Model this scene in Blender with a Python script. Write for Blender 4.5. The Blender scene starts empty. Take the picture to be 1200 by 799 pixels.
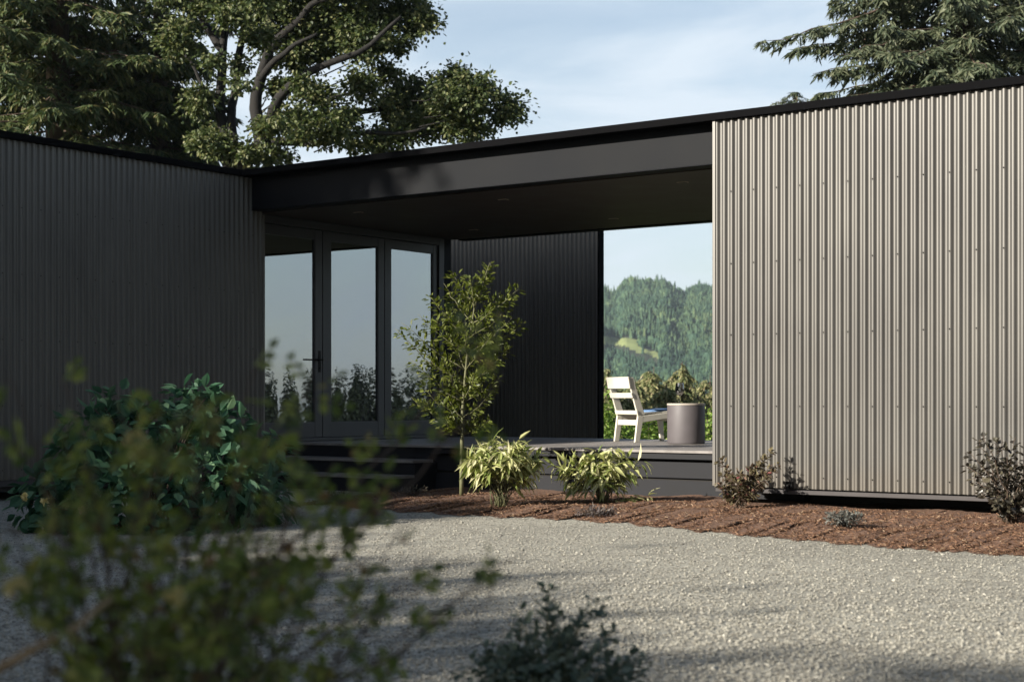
import bpy, math
import numpy as np
from mathutils import Vector

rng = np.random.default_rng(7)
sc = bpy.context.scene
COL = sc.collection
CAMZ = 1.09
F = 1840.0            # focal length in pixels of the 1200 px wide photograph
HOR = 470.0
nrm = lambda v: v / np.maximum(np.linalg.norm(v, axis=-1, keepdims=True), 1e-9)

def px(x, y, D):
    """the point that stands D metres in front of the camera, on the line through photograph pixel x, y"""
    return np.array([(x - 600) / F * D, D, CAMZ + (HOR - y) / F * D])

# house axes: t runs along the front of the house to the left, d runs back into it
C0 = np.array([2.07, 16.0])
UB = np.array([-.811, .585])
UA = np.array([.585, .811])
TL = 6.78
def H(t, d, z):
    p = C0 + t * UB + d * UA
    return np.array([p[0], p[1], z])
def Harr(t, d, z):
    t, d, z = np.broadcast_arrays(np.asarray(t, float), np.asarray(d, float), np.asarray(z, float))
    return np.stack([C0[0] + t * UB[0] + d * UA[0], C0[1] + t * UB[1] + d * UA[1], z], -1)

# ------------------------------------------------------------------ mesh builder
class MB:
    def __init__(s): s.V = []; s.P = []; s.n = 0
    def add(s, v, *polys):
        v = np.asarray(v, float).reshape(-1, 3)
        for p in polys:
            p = np.asarray(p, int)
            if p.size: s.P.append(p + s.n)
        s.V.append(v); s.n += len(v)
    def hexa(s, c):
        s.add(c, [[0, 3, 2, 1], [4, 5, 6, 7], [0, 1, 5, 4], [1, 2, 6, 5], [2, 3, 7, 6], [3, 0, 4, 7]])
    def hbox(s, t0, t1, d0, d1, z0, z1):
        # t runs left: order chosen so that normals point outwards
        c = [H(t1, d0, z0), H(t0, d0, z0), H(t0, d1, z0), H(t1, d1, z0), H(t1, d0, z1), H(t0, d0, z1), H(t0, d1, z1), H(t1, d1, z1)]
        s.hexa(c)
    def box(s, o, ax, ay, az):
        o, ax, ay, az = [np.asarray(q, float) for q in (o, ax, ay, az)]
        s.hexa([o, o + ax, o + ax + ay, o + ay, o + az, o + ax + az, o + ax + ay + az, o + ay + az])
    def prism(s, pts, h):
        pts = np.asarray(pts, float); n = len(pts); h = np.asarray(h, float)
        s.add(np.vstack([pts, pts + h]))
        b = s.n - 2 * n
        s.P.append(np.array([[b + i for i in range(n)][::-1]])); s.P.append(np.array([[b + n + i for i in range(n)]]))
        s.P.append(np.array([[b + i, b + (i + 1) % n, b + n + (i + 1) % n, b + n + i] for i in range(n)]))
    def tube(s, pts, r, k=6, cap=True):
        pts = np.asarray(pts, float); n = len(pts)
        r = np.broadcast_to(np.asarray(r, float), (n,))
        T = nrm(np.gradient(pts, axis=0))
        ref = np.array([0, 0, 1.]) if abs(T[:, 2]).mean() < .8 else np.array([1., 0, 0])
        X = nrm(np.cross(T, ref)); Y = np.cross(T, X)
        a = np.linspace(0, 2 * np.pi, k, endpoint=False)
        v = pts[:, None] + r[:, None, None] * (np.cos(a)[None, :, None] * X[:, None] + np.sin(a)[None, :, None] * Y[:, None])
        i = np.arange(n - 1)[:, None]; j = np.arange(k)[None]
        q = np.stack([i * k + j, i * k + (j + 1) % k, (i + 1) * k + (j + 1) % k, (i + 1) * k + j], -1).reshape(-1, 4)
        caps = [[list(range(k))[::-1]], [[(n - 1) * k + m for m in range(k)]]] if cap else []
        s.add(v, q, *caps)
    def lathe(s, base, prof, k=32):
        prof = np.asarray(prof, float); n = len(prof)
        a = np.linspace(0, 2 * np.pi, k, endpoint=False)
        v = np.stack([prof[:, None, 0] * np.cos(a), prof[:, None, 0] * np.sin(a), np.repeat(prof[:, 1:2], k, 1)], -1) + np.asarray(base)
        i = np.arange(n - 1)[:, None]; j = np.arange(k)[None]
        q = np.stack([i * k + j, i * k + (j + 1) % k, (i + 1) * k + (j + 1) % k, (i + 1) * k + j], -1).reshape(-1, 4)
        s.add(v, q)
    def grid(s, g):
        a, b = g.shape[:2]
        i = np.arange(a - 1)[:, None]; j = np.arange(b - 1)[None]
        q = np.stack([i * b + j, (i + 1) * b + j, (i + 1) * b + j + 1, i * b + j + 1], -1).reshape(-1, 4)
        s.add(g, q)
    def leaves(s, base, d, nr, L, W, shape=((0, 0), (.45, 1), (1, 0)), fold=.25, droop=0.):
        """many leaves: base, direction, face normal (N,3), lengths, widths (N); shape lists (position, half width)"""
        base = np.asarray(base, float); N = len(base)
        if not N: return
        d = nrm(np.asarray(d, float)); nr = np.asarray(nr, float)
        nr = nrm(nr - (nr * d).sum(-1, keepdims=True) * d); sd = np.cross(d, nr)
        L = np.broadcast_to(np.asarray(L, float), (N,))[:, None]; W = np.broadcast_to(np.asarray(W, float), (N,))[:, None]
        V = []
        for u, w in shape:
            mid = base + d * L * u - nr * L * droop * u * u
            if w == 0: V.append(mid)
            else:
                e = .5 * w * W
                V += [mid + sd * e + nr * e * fold, mid - nr * e * fold, mid - sd * e + nr * e * fold]
        m = len(V); v = np.stack(V, 1)
        off = (np.arange(N) * m)[:, None, None]
        tri, quad, k = [], [], 0
        idx = []
        for u, w in shape:
            idx.append((k,) if w == 0 else (k, k + 1, k + 2)); k += 1 if w == 0 else 3
        for p, q in zip(idx[:-1], idx[1:]):
            if len(p) == 1 and len(q) == 3: tri += [(p[0], q[0], q[1]), (p[0], q[1], q[2])]
            elif len(p) == 3 and len(q) == 1: tri += [(p[0], q[0], p[1]), (p[1], q[0], p[2])]
            else: quad += [(p[0], q[0], q[1], p[1]), (p[1], q[1], q[2], p[2])]
        P = []
        if tri: P.append((np.array(tri)[None] + off).reshape(-1, 3))
        if quad: P.append((np.array(quad)[None] + off).reshape(-1, 4))
        s.add(v.reshape(-1, 3), *P)
    def mesh(s, name, mat, origin=(0, 0, 0), smooth=False):
        me = bpy.data.meshes.new(name)
        V = np.vstack(s.V) - np.asarray(origin, float)
        me.vertices.add(len(V)); me.vertices.foreach_set('co', V.astype(np.float32).ravel())
        loops = np.concatenate([p.ravel() for p in s.P]); tot = np.concatenate([np.full(len(p), p.shape[1]) for p in s.P])
        me.loops.add(len(loops)); me.loops.foreach_set('vertex_index', loops.astype(np.int32))
        me.polygons.add(len(tot)); me.polygons.foreach_set('loop_start', (np.cumsum(tot) - tot).astype(np.int32))
        me.polygons.foreach_set('use_smooth', np.full(len(tot), bool(smooth)))
        me.update(calc_edges=True); me.validate()
        if mat: me.materials.append(mat)
        return me

def wpos(o):
    p = np.zeros(3)
    while o is not None: p = p + np.array(o.location); o = o.parent
    return p
def tag(o, label=None, cat=None, group=None, kind=None):
    for k, v in (('label', label), ('category', cat), ('group', group), ('kind', kind)):
        if v: o[k] = v
    return o
def obj(name, mb, mat, parent=None, origin=None, smooth=False, bevel=0, label=None):
    """one mesh object from world-space shapes; a child keeps its parent's origin"""
    og = wpos(parent) if parent is not None else np.zeros(3) if origin is None else np.asarray(origin, float)
    o = bpy.data.objects.new(name, mb.mesh(name, mat, og, smooth)); COL.objects.link(o)
    if parent is not None: o.parent = parent
    else: o.location = og
    if bevel:
        m = o.modifiers.new('Bevel', 'BEVEL'); m.width = bevel; m.segments = 2; m.limit_method = 'ANGLE'
    if label: o['label'] = label
    return o
def thing(name, label, cat, loc, group=None):
    o = bpy.data.objects.new(name, None); COL.objects.link(o); o.location = [float(c) for c in loc]
    o.empty_display_size = .2
    return tag(o, label, cat, group)
def copy_tree(o, parent=None):
    c = o.copy(); COL.objects.link(c)
    if parent is not None: c.parent = parent
    for ch in o.children: copy_tree(ch, c)
    return c

# ------------------------------------------------------------------ materials
def new_mat(name):
    m = bpy.data.materials.new(name); m.use_nodes = True
    nt = m.node_tree; nt.nodes.clear()
    out = nt.nodes.new('ShaderNodeOutputMaterial')
    return m, nt, out
def N(nt, typ, **kw):
    n = nt.nodes.new(typ)
    for k, v in kw.items():
        if k in n.inputs: n.inputs[k].default_value = v
        else: setattr(n, k, v)
    return n
def ramp(nt, fac, stops):
    r = nt.nodes.new('ShaderNodeValToRGB'); e = r.color_ramp.elements
    while len(e) > 1: e.remove(e[-1])
    e[0].position = stops[0][0]; e[0].color = (*stops[0][1], 1)
    for p, c in stops[1:]:
        q = e.new(p); q.color = (*c, 1)
    nt.links.new(fac, r.inputs[0]); return r
def paint(name, col, rough=.5, metal=0., var=.12, scale=6., bump=0., spec=.5, bscale=60.):
    m, nt, out = new_mat(name)
    tc = N(nt, 'ShaderNodeTexCoord'); no = N(nt, 'ShaderNodeTexNoise', Scale=scale, Detail=5.)
    nt.links.new(tc.outputs['Object'], no.inputs['Vector'])
    lo = tuple(c * (1 - var) for c in col); hi = tuple(c * (1 + var) for c in col)
    r = ramp(nt, no.outputs[0], [(.3, lo), (.7, hi)])
    b = N(nt, 'ShaderNodeBsdfPrincipled', Roughness=rough, Metallic=metal); b.inputs['Specular IOR Level'].default_value = spec
    nt.links.new(r.outputs[0], b.inputs['Base Color'])
    rr = N(nt, 'ShaderNodeMapRange'); rr.inputs['To Min'].default_value = max(0, rough - .08); rr.inputs['To Max'].default_value = rough + .08
    nt.links.new(no.outputs[0], rr.inputs[0]); nt.links.new(rr.outputs[0], b.inputs['Roughness'])
    if bump:
        n2 = N(nt, 'ShaderNodeTexNoise', Scale=bscale, Detail=4.); nt.links.new(tc.outputs['Object'], n2.inputs['Vector'])
        bp = N(nt, 'ShaderNodeBump', Strength=bump, Distance=.01); nt.links.new(n2.outputs[0], bp.inputs['Height']); nt.links.new(bp.outputs[0], b.inputs['Normal'])
    nt.links.new(b.outputs[0], out.inputs[0]); return m
def leafmat(name, stops, rough=.5, trans=.3, spec=.35, clump=0.):
    m, nt, out = new_mat(name)
    g = N(nt, 'ShaderNodeNewGeometry'); fac = g.outputs['Random Per Island']
    if clump:
        tc = N(nt, 'ShaderNodeTexCoord'); no = N(nt, 'ShaderNodeTexNoise', Scale=clump, Detail=2.); nt.links.new(tc.outputs['Object'], no.inputs['Vector'])
        mp = N(nt, 'ShaderNodeMapRange'); mp.inputs[1].default_value = .3; mp.inputs[2].default_value = .7; nt.links.new(no.outputs[0], mp.inputs[0])
        mx = N(nt, 'ShaderNodeMix'); mx.inputs[0].default_value = .5
        nt.links.new(fac, mx.inputs[2]); nt.links.new(mp.outputs[0], mx.inputs[3]); fac = mx.outputs[0]
    r = ramp(nt, fac, stops)
    b = N(nt, 'ShaderNodeBsdfPrincipled', Roughness=rough); b.inputs['Specular IOR Level'].default_value = spec
    t = N(nt, 'ShaderNodeBsdfTranslucent'); mx = N(nt, 'ShaderNodeMixShader'); mx.inputs[0].default_value = trans
    nt.links.new(r.outputs[0], b.inputs['Base Color'])
    hs = N(nt, 'ShaderNodeHueSaturation', Saturation=1.15, Value=1.3); nt.links.new(r.outputs[0], hs.inputs['Color']); nt.links.new(hs.outputs[0], t.inputs[0])
    nt.links.new(b.outputs[0], mx.inputs[1]); nt.links.new(t.outputs[0], mx.inputs[2]); nt.links.new(mx.outputs[0], out.inputs[0])
    return m
def bark(name, a, b_, scale=9.):
    m, nt, out = new_mat(name)
    tc = N(nt, 'ShaderNodeTexCoord'); mp = N(nt, 'ShaderNodeMapping'); mp.inputs['Scale'].default_value = (1, 1, .25)
    no = N(nt, 'ShaderNodeTexNoise', Scale=scale, Detail=8., Roughness=.7)
    nt.links.new(tc.outputs['Object'], mp.inputs[0]); nt.links.new(mp.outputs[0], no.inputs['Vector'])
    r = ramp(nt, no.outputs[0], [(.35, a), (.65, b_)])
    b = N(nt, 'ShaderNodeBsdfPrincipled', Roughness=.9); nt.links.new(r.outputs[0], b.inputs['Base Color'])
    bp = N(nt, 'ShaderNodeBump', Strength=.8, Distance=.03); nt.links.new(no.outputs[0], bp.inputs['Height']); nt.links.new(bp.outputs[0], b.inputs['Normal'])
    nt.links.new(b.outputs[0], out.inputs[0]); return m

M = {}
def cladding_mat():
    m, nt, out = new_mat('corrugated_steel')
    tc = N(nt, 'ShaderNodeTexCoord'); mp = N(nt, 'ShaderNodeMapping'); mp.inputs['Scale'].default_value = (1, 1, .12); nt.links.new(tc.outputs['Object'], mp.inputs[0])
    n1 = N(nt, 'ShaderNodeTexNoise', Scale=7., Detail=5., Roughness=.6); n2 = N(nt, 'ShaderNodeTexNoise', Scale=.8, Detail=3.); n3 = N(nt, 'ShaderNodeTexNoise', Scale=3., Detail=6.)
    nt.links.new(mp.outputs[0], n1.inputs['Vector']); nt.links.new(tc.outputs['Object'], n2.inputs['Vector']); nt.links.new(tc.outputs['Object'], n3.inputs['Vector'])
    r1 = ramp(nt, n1.outputs[0], [(.3, (.094, .09, .083)), (.7, (.114, .109, .1))]); r2 = ramp(nt, n2.outputs[0], [(.3, (.93, .93, .94)), (.7, (1.05, 1.05, 1.04))])
    mx = N(nt, 'ShaderNodeMix', data_type='RGBA', blend_type='MULTIPLY'); mx.inputs[0].default_value = 1; nt.links.new(r1.outputs[0], mx.inputs[6]); nt.links.new(r2.outputs[0], mx.inputs[7])
    # dust splashed up along the foot of the sheets
    sx = N(nt, 'ShaderNodeSeparateXYZ'); nt.links.new(tc.outputs['Object'], sx.inputs[0]); ad = N(nt, 'ShaderNodeMath', operation='MULTIPLY_ADD'); ad.inputs[1].default_value = -.5
    nt.links.new(n3.outputs[0], ad.inputs[0]); nt.links.new(sx.outputs[2], ad.inputs[2])
    mr = N(nt, 'ShaderNodeMapRange', interpolation_type='SMOOTHSTEP'); mr.inputs[1].default_value = -.05; mr.inputs[2].default_value = .4; mr.inputs[3].default_value = .4; mr.inputs[4].default_value = 0.
    nt.links.new(ad.outputs[0], mr.inputs[0]); m2 = N(nt, 'ShaderNodeMix', data_type='RGBA'); nt.links.new(mr.outputs[0], m2.inputs[0]); nt.links.new(mx.outputs[2], m2.inputs[6]); m2.inputs[7].default_value = (.12, .1, .078, 1)
    b = N(nt, 'ShaderNodeBsdfPrincipled', Roughness=.46, Metallic=.46); nt.links.new(m2.outputs[2], b.inputs['Base Color'])
    rr = N(nt, 'ShaderNodeMapRange'); rr.inputs['To Min'].default_value = .42; rr.inputs['To Max'].default_value = .5; nt.links.new(n2.outputs[0], rr.inputs[0]); nt.links.new(rr.outputs[0], b.inputs['Roughness'])
    nt.links.new(b.outputs[0], out.inputs[0]); return m
M['cladding'] = cladding_mat()
M['trim'] = paint('trim_steel', (.0025, .0025, .003), .7, 0, .15, 2., spec=.03)
M['black_steel'] = paint('black_steel', (.0034, .0042, .0058), .6, 0, .25, 1.2, bump=.02, bscale=9., spec=.12)
M['soffit'] = paint('dark_soffit', (.032, .02, .012), .6, 0, .15, 3.)
M['flashing'] = paint('flashing', (.055, .05, .05), .6, 0, spec=.2)
M['frame'] = paint('door_frame', (.017, .0175, .022), .45, 0, .1)
M['void'] = paint('foundation_shade', (.02, .018, .016), .95)  # near black, stands in for the shade of the void under the floors
M['skirt'] = paint('skirting', (.009, .0095, .012), .65, 0, .25, 4., bump=.05, spec=.25)
M['light_trim'] = paint('downlight_trim', (.45, .38, .3), .5)
M['white'] = paint('white_painted_wood', (.54, .51, .435), .5, 0, .04, 5.)
M['seat_blue'] = paint('blue_oval', (.1, .19, .36), .8)
M['table'] = paint('table_side', (.082, .073, .077), .6, 0, .06, 8.)
M['table_top'] = paint('table_top', (.36, .32, .27), .6, 0, .06)
M['black'] = paint('black_metal', (.006, .006, .006), .5, spec=.15)
M['stem_green'] = paint('green_stem', (.1, .1, .045), .7, 0, .2, 30.)
M['stem_brown'] = paint('brown_stem', (.075, .05, .034), .8, 0, .2, 30.)
M['cane'] = paint('dry_cane', (.3, .2, .1), .8, 0, .2, 20.)
M['bark'] = bark('oak_bark', (.002, .0017, .0014), (.01, .008, .006))
M['fir_bark'] = bark('fir_bark', (.03, .02, .015), (.1, .065, .045))
M['leaf_oak'] = leafmat('oak_leaves', [(0, (.024, .04, .014)), (.4, (.06, .083, .028)), (.75, (.112, .134, .05)), (1, (.19, .188, .09))], .5, .3)
M['leaf_fir'] = leafmat('fir_needles', [(0, (.026, .046, .017)), (.5, (.06, .086, .03)), (.85, (.115, .128, .048)), (1, (.16, .14, .065))], .55, .22)
M['leaf_fir_b'] = leafmat('grey_fir_needles', [(0, (.034, .05, .028)), (.5, (.075, .092, .052)), (1, (.14, .15, .09))], .5, .22)
M['leaf_lime'] = leafmat('pale_bamboo_leaves', [(0, (.12, .17, .04)), (.35, (.28, .31, .1)), (.7, (.46, .46, .22)), (1, (.6, .57, .36))], .45, .3)
M['leaf_maple'] = leafmat('young_tree_leaves', [(0, (.055, .075, .014)), (.6, (.11, .135, .024)), (1, (.2, .22, .06))], .45, .38)
M['leaf_rust'] = leafmat('bronze_leaves', [(0, (.05, .03, .025)), (.35, (.09, .07, .04)), (.7, (.13, .11, .06)), (.93, (.18, .16, .09)), (1, (.3, .09, .1))], .5, .2)
M['leaf_purple'] = leafmat('dusky_leaves', [(0, (.022, .019, .016)), (.5, (.042, .038, .028)), (.85, (.075, .068, .045)), (1, (.12, .105, .075))], .32, .15, .6)
M['leaf_grey'] = leafmat('grey_leaves', [(0, (.05, .055, .05)), (.6, (.11, .115, .1)), (1, (.19, .19, .17))], .7, .15)
M['leaf_heather'] = leafmat('heather_leaves', [(0, (.06, .045, .045)), (.6, (.1, .085, .08)), (1, (.17, .15, .13))], .7, .15)
M['leaf_sage'] = leafmat('sage_leaves', [(0, (.05, .075, .05)), (.6, (.1, .13, .095)), (1, (.17, .2, .15))], .6, .2)
M['leaf_broad'] = leafmat('broad_leaves', [(0, (.034, .085, .045)), (.6, (.06, .14, .078)), (1, (.11, .19, .1))], .6, .25, .25)
M['leaf_rose'] = leafmat('rose_leaves', [(0, (.07, .1, .028)), (.5, (.15, .185, .048)), (.9, (.28, .3, .085)), (.97, (.19, .14, .055)), (1, (.22, .13, .07))], .5, .4)
M['leaf_vine'] = leafmat('vine_leaves', [(0, (.09, .16, .03)), (.6, (.18, .27, .055)), (1, (.3, .36, .11))], .5, .4)
M['petal_cream'] = leafmat('cream_petals', [(0, (.5, .42, .18)), (1, (.65, .58, .32))], .6, .3)
M['petal_pink'] = leafmat('pink_petals', [(0, (.4, .2, .22)), (1, (.55, .33, .34))], .6, .3)
M['forest'] = leafmat('forest_trees', [(0, (.014, .036, .024)), (.35, (.03, .066, .04)), (.65, (.055, .1, .05)), (.85, (.09, .13, .055)), (1, (.15, .16, .07))], .7, .1, .2, .009)
M['shade_dark_wood'] = leafmat('shade_dark_wood', [(0, (.005, .009, .006)), (1, (.014, .02, .011))], .8, .05, .1)  # conifer green darkened so the trees look shaded and backlit
M['mid_trees'] = leafmat('mid_firs', [(0, (.085, .11, .045)), (.5, (.17, .185, .08)), (.85, (.25, .235, .115)), (1, (.33, .27, .16))], .7, .2, .2)

def glass_mat():
    m, nt, out = new_mat('coated_glass')
    gl = N(nt, 'ShaderNodeBsdfGlossy', Roughness=.004, Color=(.9, .96, 1, 1)); tr = N(nt, 'ShaderNodeBsdfTransparent', Color=(.42, .45, .47, 1))
    tc = N(nt, 'ShaderNodeTexCoord'); no = N(nt, 'ShaderNodeTexNoise', Scale=1.3, Detail=1.); nt.links.new(tc.outputs['Object'], no.inputs['Vector'])
    bp = N(nt, 'ShaderNodeBump', Strength=1., Distance=.0012); nt.links.new(no.outputs[0], bp.inputs['Height']); nt.links.new(bp.outputs[0], gl.inputs['Normal'])
    lw = N(nt, 'ShaderNodeFresnel', IOR=1.5); mr = N(nt, 'ShaderNodeMapRange'); mr.inputs['To Min'].default_value = .34; mr.inputs['To Max'].default_value = 1.
    nt.links.new(lw.outputs[0], mr.inputs[0])
    mx = N(nt, 'ShaderNodeMixShader'); nt.links.new(mr.outputs[0], mx.inputs[0])
    nt.links.new(tr.outputs[0], mx.inputs[1]); nt.links.new(gl.outputs[0], mx.inputs[2]); nt.links.new(mx.outputs[0], out.inputs[0])
    return m
M['pane'] = glass_mat()
def clear_glass():
    m, nt, out = new_mat('clear_glass')
    gl = N(nt, 'ShaderNodeBsdfGlossy', Roughness=.01); tr = N(nt, 'ShaderNodeBsdfTransparent', Color=(.9, .92, .92, 1))
    lw = N(nt, 'ShaderNodeLayerWeight', Blend=.75); mx = N(nt, 'ShaderNodeMixShader'); nt.links.new(lw.outputs['Fresnel'], mx.inputs[0])
    nt.links.new(tr.outputs[0], mx.inputs[1]); nt.links.new(gl.outputs[0], mx.inputs[2]); nt.links.new(mx.outputs[0], out.inputs[0])
    return m
M['glass'] = clear_glass()
M['wine'] = paint('red_wine', (.02, .004, .006), .1, 0, .05)

def gravel_mat():
    m, nt, out = new_mat('gravel')
    tc = N(nt, 'ShaderNodeTexCoord')
    vo = N(nt, 'ShaderNodeTexVoronoi', Scale=46., Randomness=1.); vo2 = N(nt, 'ShaderNodeTexVoronoi', Scale=90.)
    big = N(nt, 'ShaderNodeTexNoise', Scale=.55, Detail=6., Roughness=.6); mid = N(nt, 'ShaderNodeTexNoise', Scale=5., Detail=4.)
    for n in (vo, vo2, big, mid): nt.links.new(tc.outputs['Object'], n.inputs['Vector'])
    sep = N(nt, 'ShaderNodeSeparateColor'); nt.links.new(vo.outputs['Color'], sep.inputs[0])
    r = ramp(nt, sep.outputs[0], [(0, (.17, .16, .136)), (.25, (.265, .252, .213)), (.7, (.335, .32, .272)), (.93, (.385, .368, .313)), (1, (.42, .4, .345))])
    rb = ramp(nt, big.outputs[0], [(.3, (.78, .77, .75)), (.7, (1.05, 1.05, 1.03))])
    rm = ramp(nt, mid.outputs[0], [(.3, (.86, .85, .83)), (.7, (1.06, 1.06, 1.05))])
    m1 = N(nt, 'ShaderNodeMix', data_type='RGBA', blend_type='MULTIPLY'); m1.inputs[0].default_value = 1
    m2 = N(nt, 'ShaderNodeMix', data_type='RGBA', blend_type='MULTIPLY'); m2.inputs[0].default_value = 1
    nt.links.new(r.outputs[0], m1.inputs[6]); nt.links.new(rb.outputs[0], m1.inputs[7]); nt.links.new(m1.outputs[2], m2.inputs[6]); nt.links.new(rm.outputs[0], m2.inputs[7])
    b = N(nt, 'ShaderNodeBsdfPrincipled', Roughness=.9); nt.links.new(m2.outputs[2], b.inputs['Base Color'])
    ad = N(nt, 'ShaderNodeMath', operation='MULTIPLY_ADD'); ad.inputs[1].default_value = .4
    nt.links.new(vo2.outputs['Distance'], ad.inputs[0]); nt.links.new(vo.outputs['Distance'], ad.inputs[2])
    bp = N(nt, 'ShaderNodeBump', Strength=.6, Distance=.013, invert=True); nt.links.new(ad.outputs[0], bp.inputs['Height']); nt.links.new(bp.outputs[0], b.inputs['Normal'])
    nt.links.new(b.outputs[0], out.inputs[0]); return m
M['gravel'] = gravel_mat()
M['stone'] = leafmat('loose_stones', [(0, (.16, .15, .127)), (.5, (.28, .268, .228)), (.92, (.35, .335, .285)), (1, (.41, .39, .335))], .9, 0., .2)
M['chips'] = leafmat('bark_chips', [(0, (.075, .041, .025)), (.5, (.155, .085, .052)), (.9, (.23, .138, .086)), (1, (.36, .27, .18))], .85, 0., .2)
def mulch_mat():
    m, nt, out = new_mat('mulch')
    tc = N(nt, 'ShaderNodeTexCoord'); no = N(nt, 'ShaderNodeTexNoise', Scale=45., Detail=6., Roughness=.75); n2 = N(nt, 'ShaderNodeTexNoise', Scale=1.6, Detail=3.)
    for n in (no, n2): nt.links.new(tc.outputs['Object'], n.inputs['Vector'])
    r = ramp(nt, no.outputs[0], [(.3, (.07, .038, .024)), (.5, (.142, .078, .049)), (.7, (.21, .124, .078))])
    r2 = ramp(nt, n2.outputs[0], [(.3, (.8, .78, .76)), (.7, (1.1, 1.08, 1.05))])
    mx = N(nt, 'ShaderNodeMix', data_type='RGBA', blend_type='MULTIPLY'); mx.inputs[0].default_value = 1
    nt.links.new(r.outputs[0], mx.inputs[6]); nt.links.new(r2.outputs[0], mx.inputs[7])
    b = N(nt, 'ShaderNodeBsdfPrincipled', Roughness=.95); nt.links.new(mx.outputs[2], b.inputs['Base Color'])
    bp = N(nt, 'ShaderNodeBump', Strength=.7, Distance=.02); nt.links.new(no.outputs[0], bp.inputs['Height']); nt.links.new(bp.outputs[0], b.inputs['Normal'])
    nt.links.new(b.outputs[0], out.inputs[0]); return m
M['mulch'] = mulch_mat()
def ground_mat():
    m, nt, out = new_mat('meadow_ground')
    tc = N(nt, 'ShaderNodeTexCoord'); no = N(nt, 'ShaderNodeTexNoise', Scale=.02, Detail=8.); n2 = N(nt, 'ShaderNodeTexNoise', Scale=3., Detail=6.)
    for n in (no, n2): nt.links.new(tc.outputs['Object'], n.inputs['Vector'])
    r = ramp(nt, no.outputs[0], [(.35, (.075, .095, .035)), (.6, (.15, .15, .06))]); r2 = ramp(nt, n2.outputs[0], [(.3, (.75, .75, .75)), (.7, (1.1, 1.1, 1.1))])
    mx = N(nt, 'ShaderNodeMix', data_type='RGBA', blend_type='MULTIPLY'); mx.inputs[0].default_value = 1
    nt.links.new(r.outputs[0], mx.inputs[6]); nt.links.new(r2.outputs[0], mx.inputs[7])
    b = N(nt, 'ShaderNodeBsdfPrincipled', Roughness=1.); nt.links.new(mx.outputs[2], b.inputs['Base Color']); nt.links.new(b.outputs[0], out.inputs[0]); return m
M['ground'] = ground_mat(); M['meadow'] = paint('meadow_grass', (.17, .2, .07), .95, 0, .3, .05); M['floor'] = paint('shaded_forest_floor', (.02, .028, .014), .95, 0, .3, .05)  # forest floor darkened to give shadowed gaps between the trees
def deck_mat():
    m, nt, out = new_mat('deck_boards')
    tc = N(nt, 'ShaderNodeTexCoord'); g = N(nt, 'ShaderNodeNewGeometry'); no = N(nt, 'ShaderNodeTexNoise', Scale=7., Detail=6.)
    nt.links.new(tc.outputs['Object'], no.inputs['Vector'])
    r = ramp(nt, no.outputs[0], [(.3, (.15, .135, .125)), (.7, (.25, .23, .215))]); r2 = ramp(nt, g.outputs['Random Per Island'], [(0, (.8, .8, .8)), (1, (1.1, 1.1, 1.1))])
    mx = N(nt, 'ShaderNodeMix', data_type='RGBA', blend_type='MULTIPLY'); mx.inputs[0].default_value = 1
    nt.links.new(r.outputs[0], mx.inputs[6]); nt.links.new(r2.outputs[0], mx.inputs[7])
    b = N(nt, 'ShaderNodeBsdfPrincipled', Roughness=.6); nt.links.new(mx.outputs[2], b.inputs['Base Color']); nt.links.new(b.outputs[0], out.inputs[0]); return m
M['deck'] = deck_mat()

# ------------------------------------------------------------------ camera, sun, sky
cam = bpy.data.cameras.new('camera'); co = bpy.data.objects.new('camera', cam); COL.objects.link(co)
co.location = (0, 0, CAMZ); co.rotation_euler = (math.radians(90), 0, 0)
cam.sensor_width = 36; cam.lens = 36 * F / 1200; cam.shift_y = (HOR - 399.5) / 1200; cam.clip_start = .05; cam.clip_end = 20000
cam.dof.use_dof = True; cam.dof.focus_distance = 17.5; cam.dof.aperture_fstop = 3.1
sc.camera = co

ELEV = math.radians(22); SH = np.array([-.85, -.527])
SDIR = np.array([SH[0] * math.cos(ELEV), SH[1] * math.cos(ELEV), math.sin(ELEV)])
sun = bpy.data.lights.new('sun', 'SUN'); sun.energy = 5.; sun.angle = math.radians(.53); sun.color = (1, .93, .82)
so = bpy.data.objects.new('sun', sun); COL.objects.link(so); so.rotation_euler = Vector(SDIR).to_track_quat('Z', 'Y').to_euler(); so.location = (-20, -12, 30)

w = bpy.data.worlds.new('World'); sc.world = w; w.use_nodes = True; nt = w.node_tree; nt.nodes.clear()
wo = nt.nodes.new('ShaderNodeOutputWorld'); bg = N(nt, 'ShaderNodeBackground', Strength=.066)
sk = nt.nodes.new('ShaderNodeTexSky'); sk.sky_type = 'NISHITA'; sk.sun_disc = False; sk.sun_elevation = ELEV; sk.sun_rotation = math.atan2(SH[0], SH[1]); sk.air_density = 1.; sk.dust_density = 1.; sk.ozone_density = 1.
tc = N(nt, 'ShaderNodeTexCoord'); mp = N(nt, 'ShaderNodeMapping'); mp.inputs['Scale'].default_value = (1.6, 1.6, 7.); mp.inputs['Location'].default_value = (.3, 1.1, .2)
cn = N(nt, 'ShaderNodeTexNoise', Scale=1.7, Detail=7., Roughness=.55, Distortion=.6)
nt.links.new(tc.outputs['Generated'], mp.inputs[0]); nt.links.new(mp.outputs[0], cn.inputs['Vector'])
cr = ramp(nt, cn.outputs[0], [(.36, (.2, .2, .2)), (.5, (.42, .42, .42)), (.64, (.92, .92, .92))])
mx = N(nt, 'ShaderNodeMix', data_type='RGBA'); sx = N(nt, 'ShaderNodeSeparateXYZ'); nt.links.new(tc.outputs['Generated'], sx.inputs[0])
vr = N(nt, 'ShaderNodeMapRange', interpolation_type='SMOOTHSTEP'); vr.inputs[1].default_value = .3; vr.inputs[2].default_value = .62; vr.inputs[3].default_value = 1.; vr.inputs[4].default_value = .04
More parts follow.
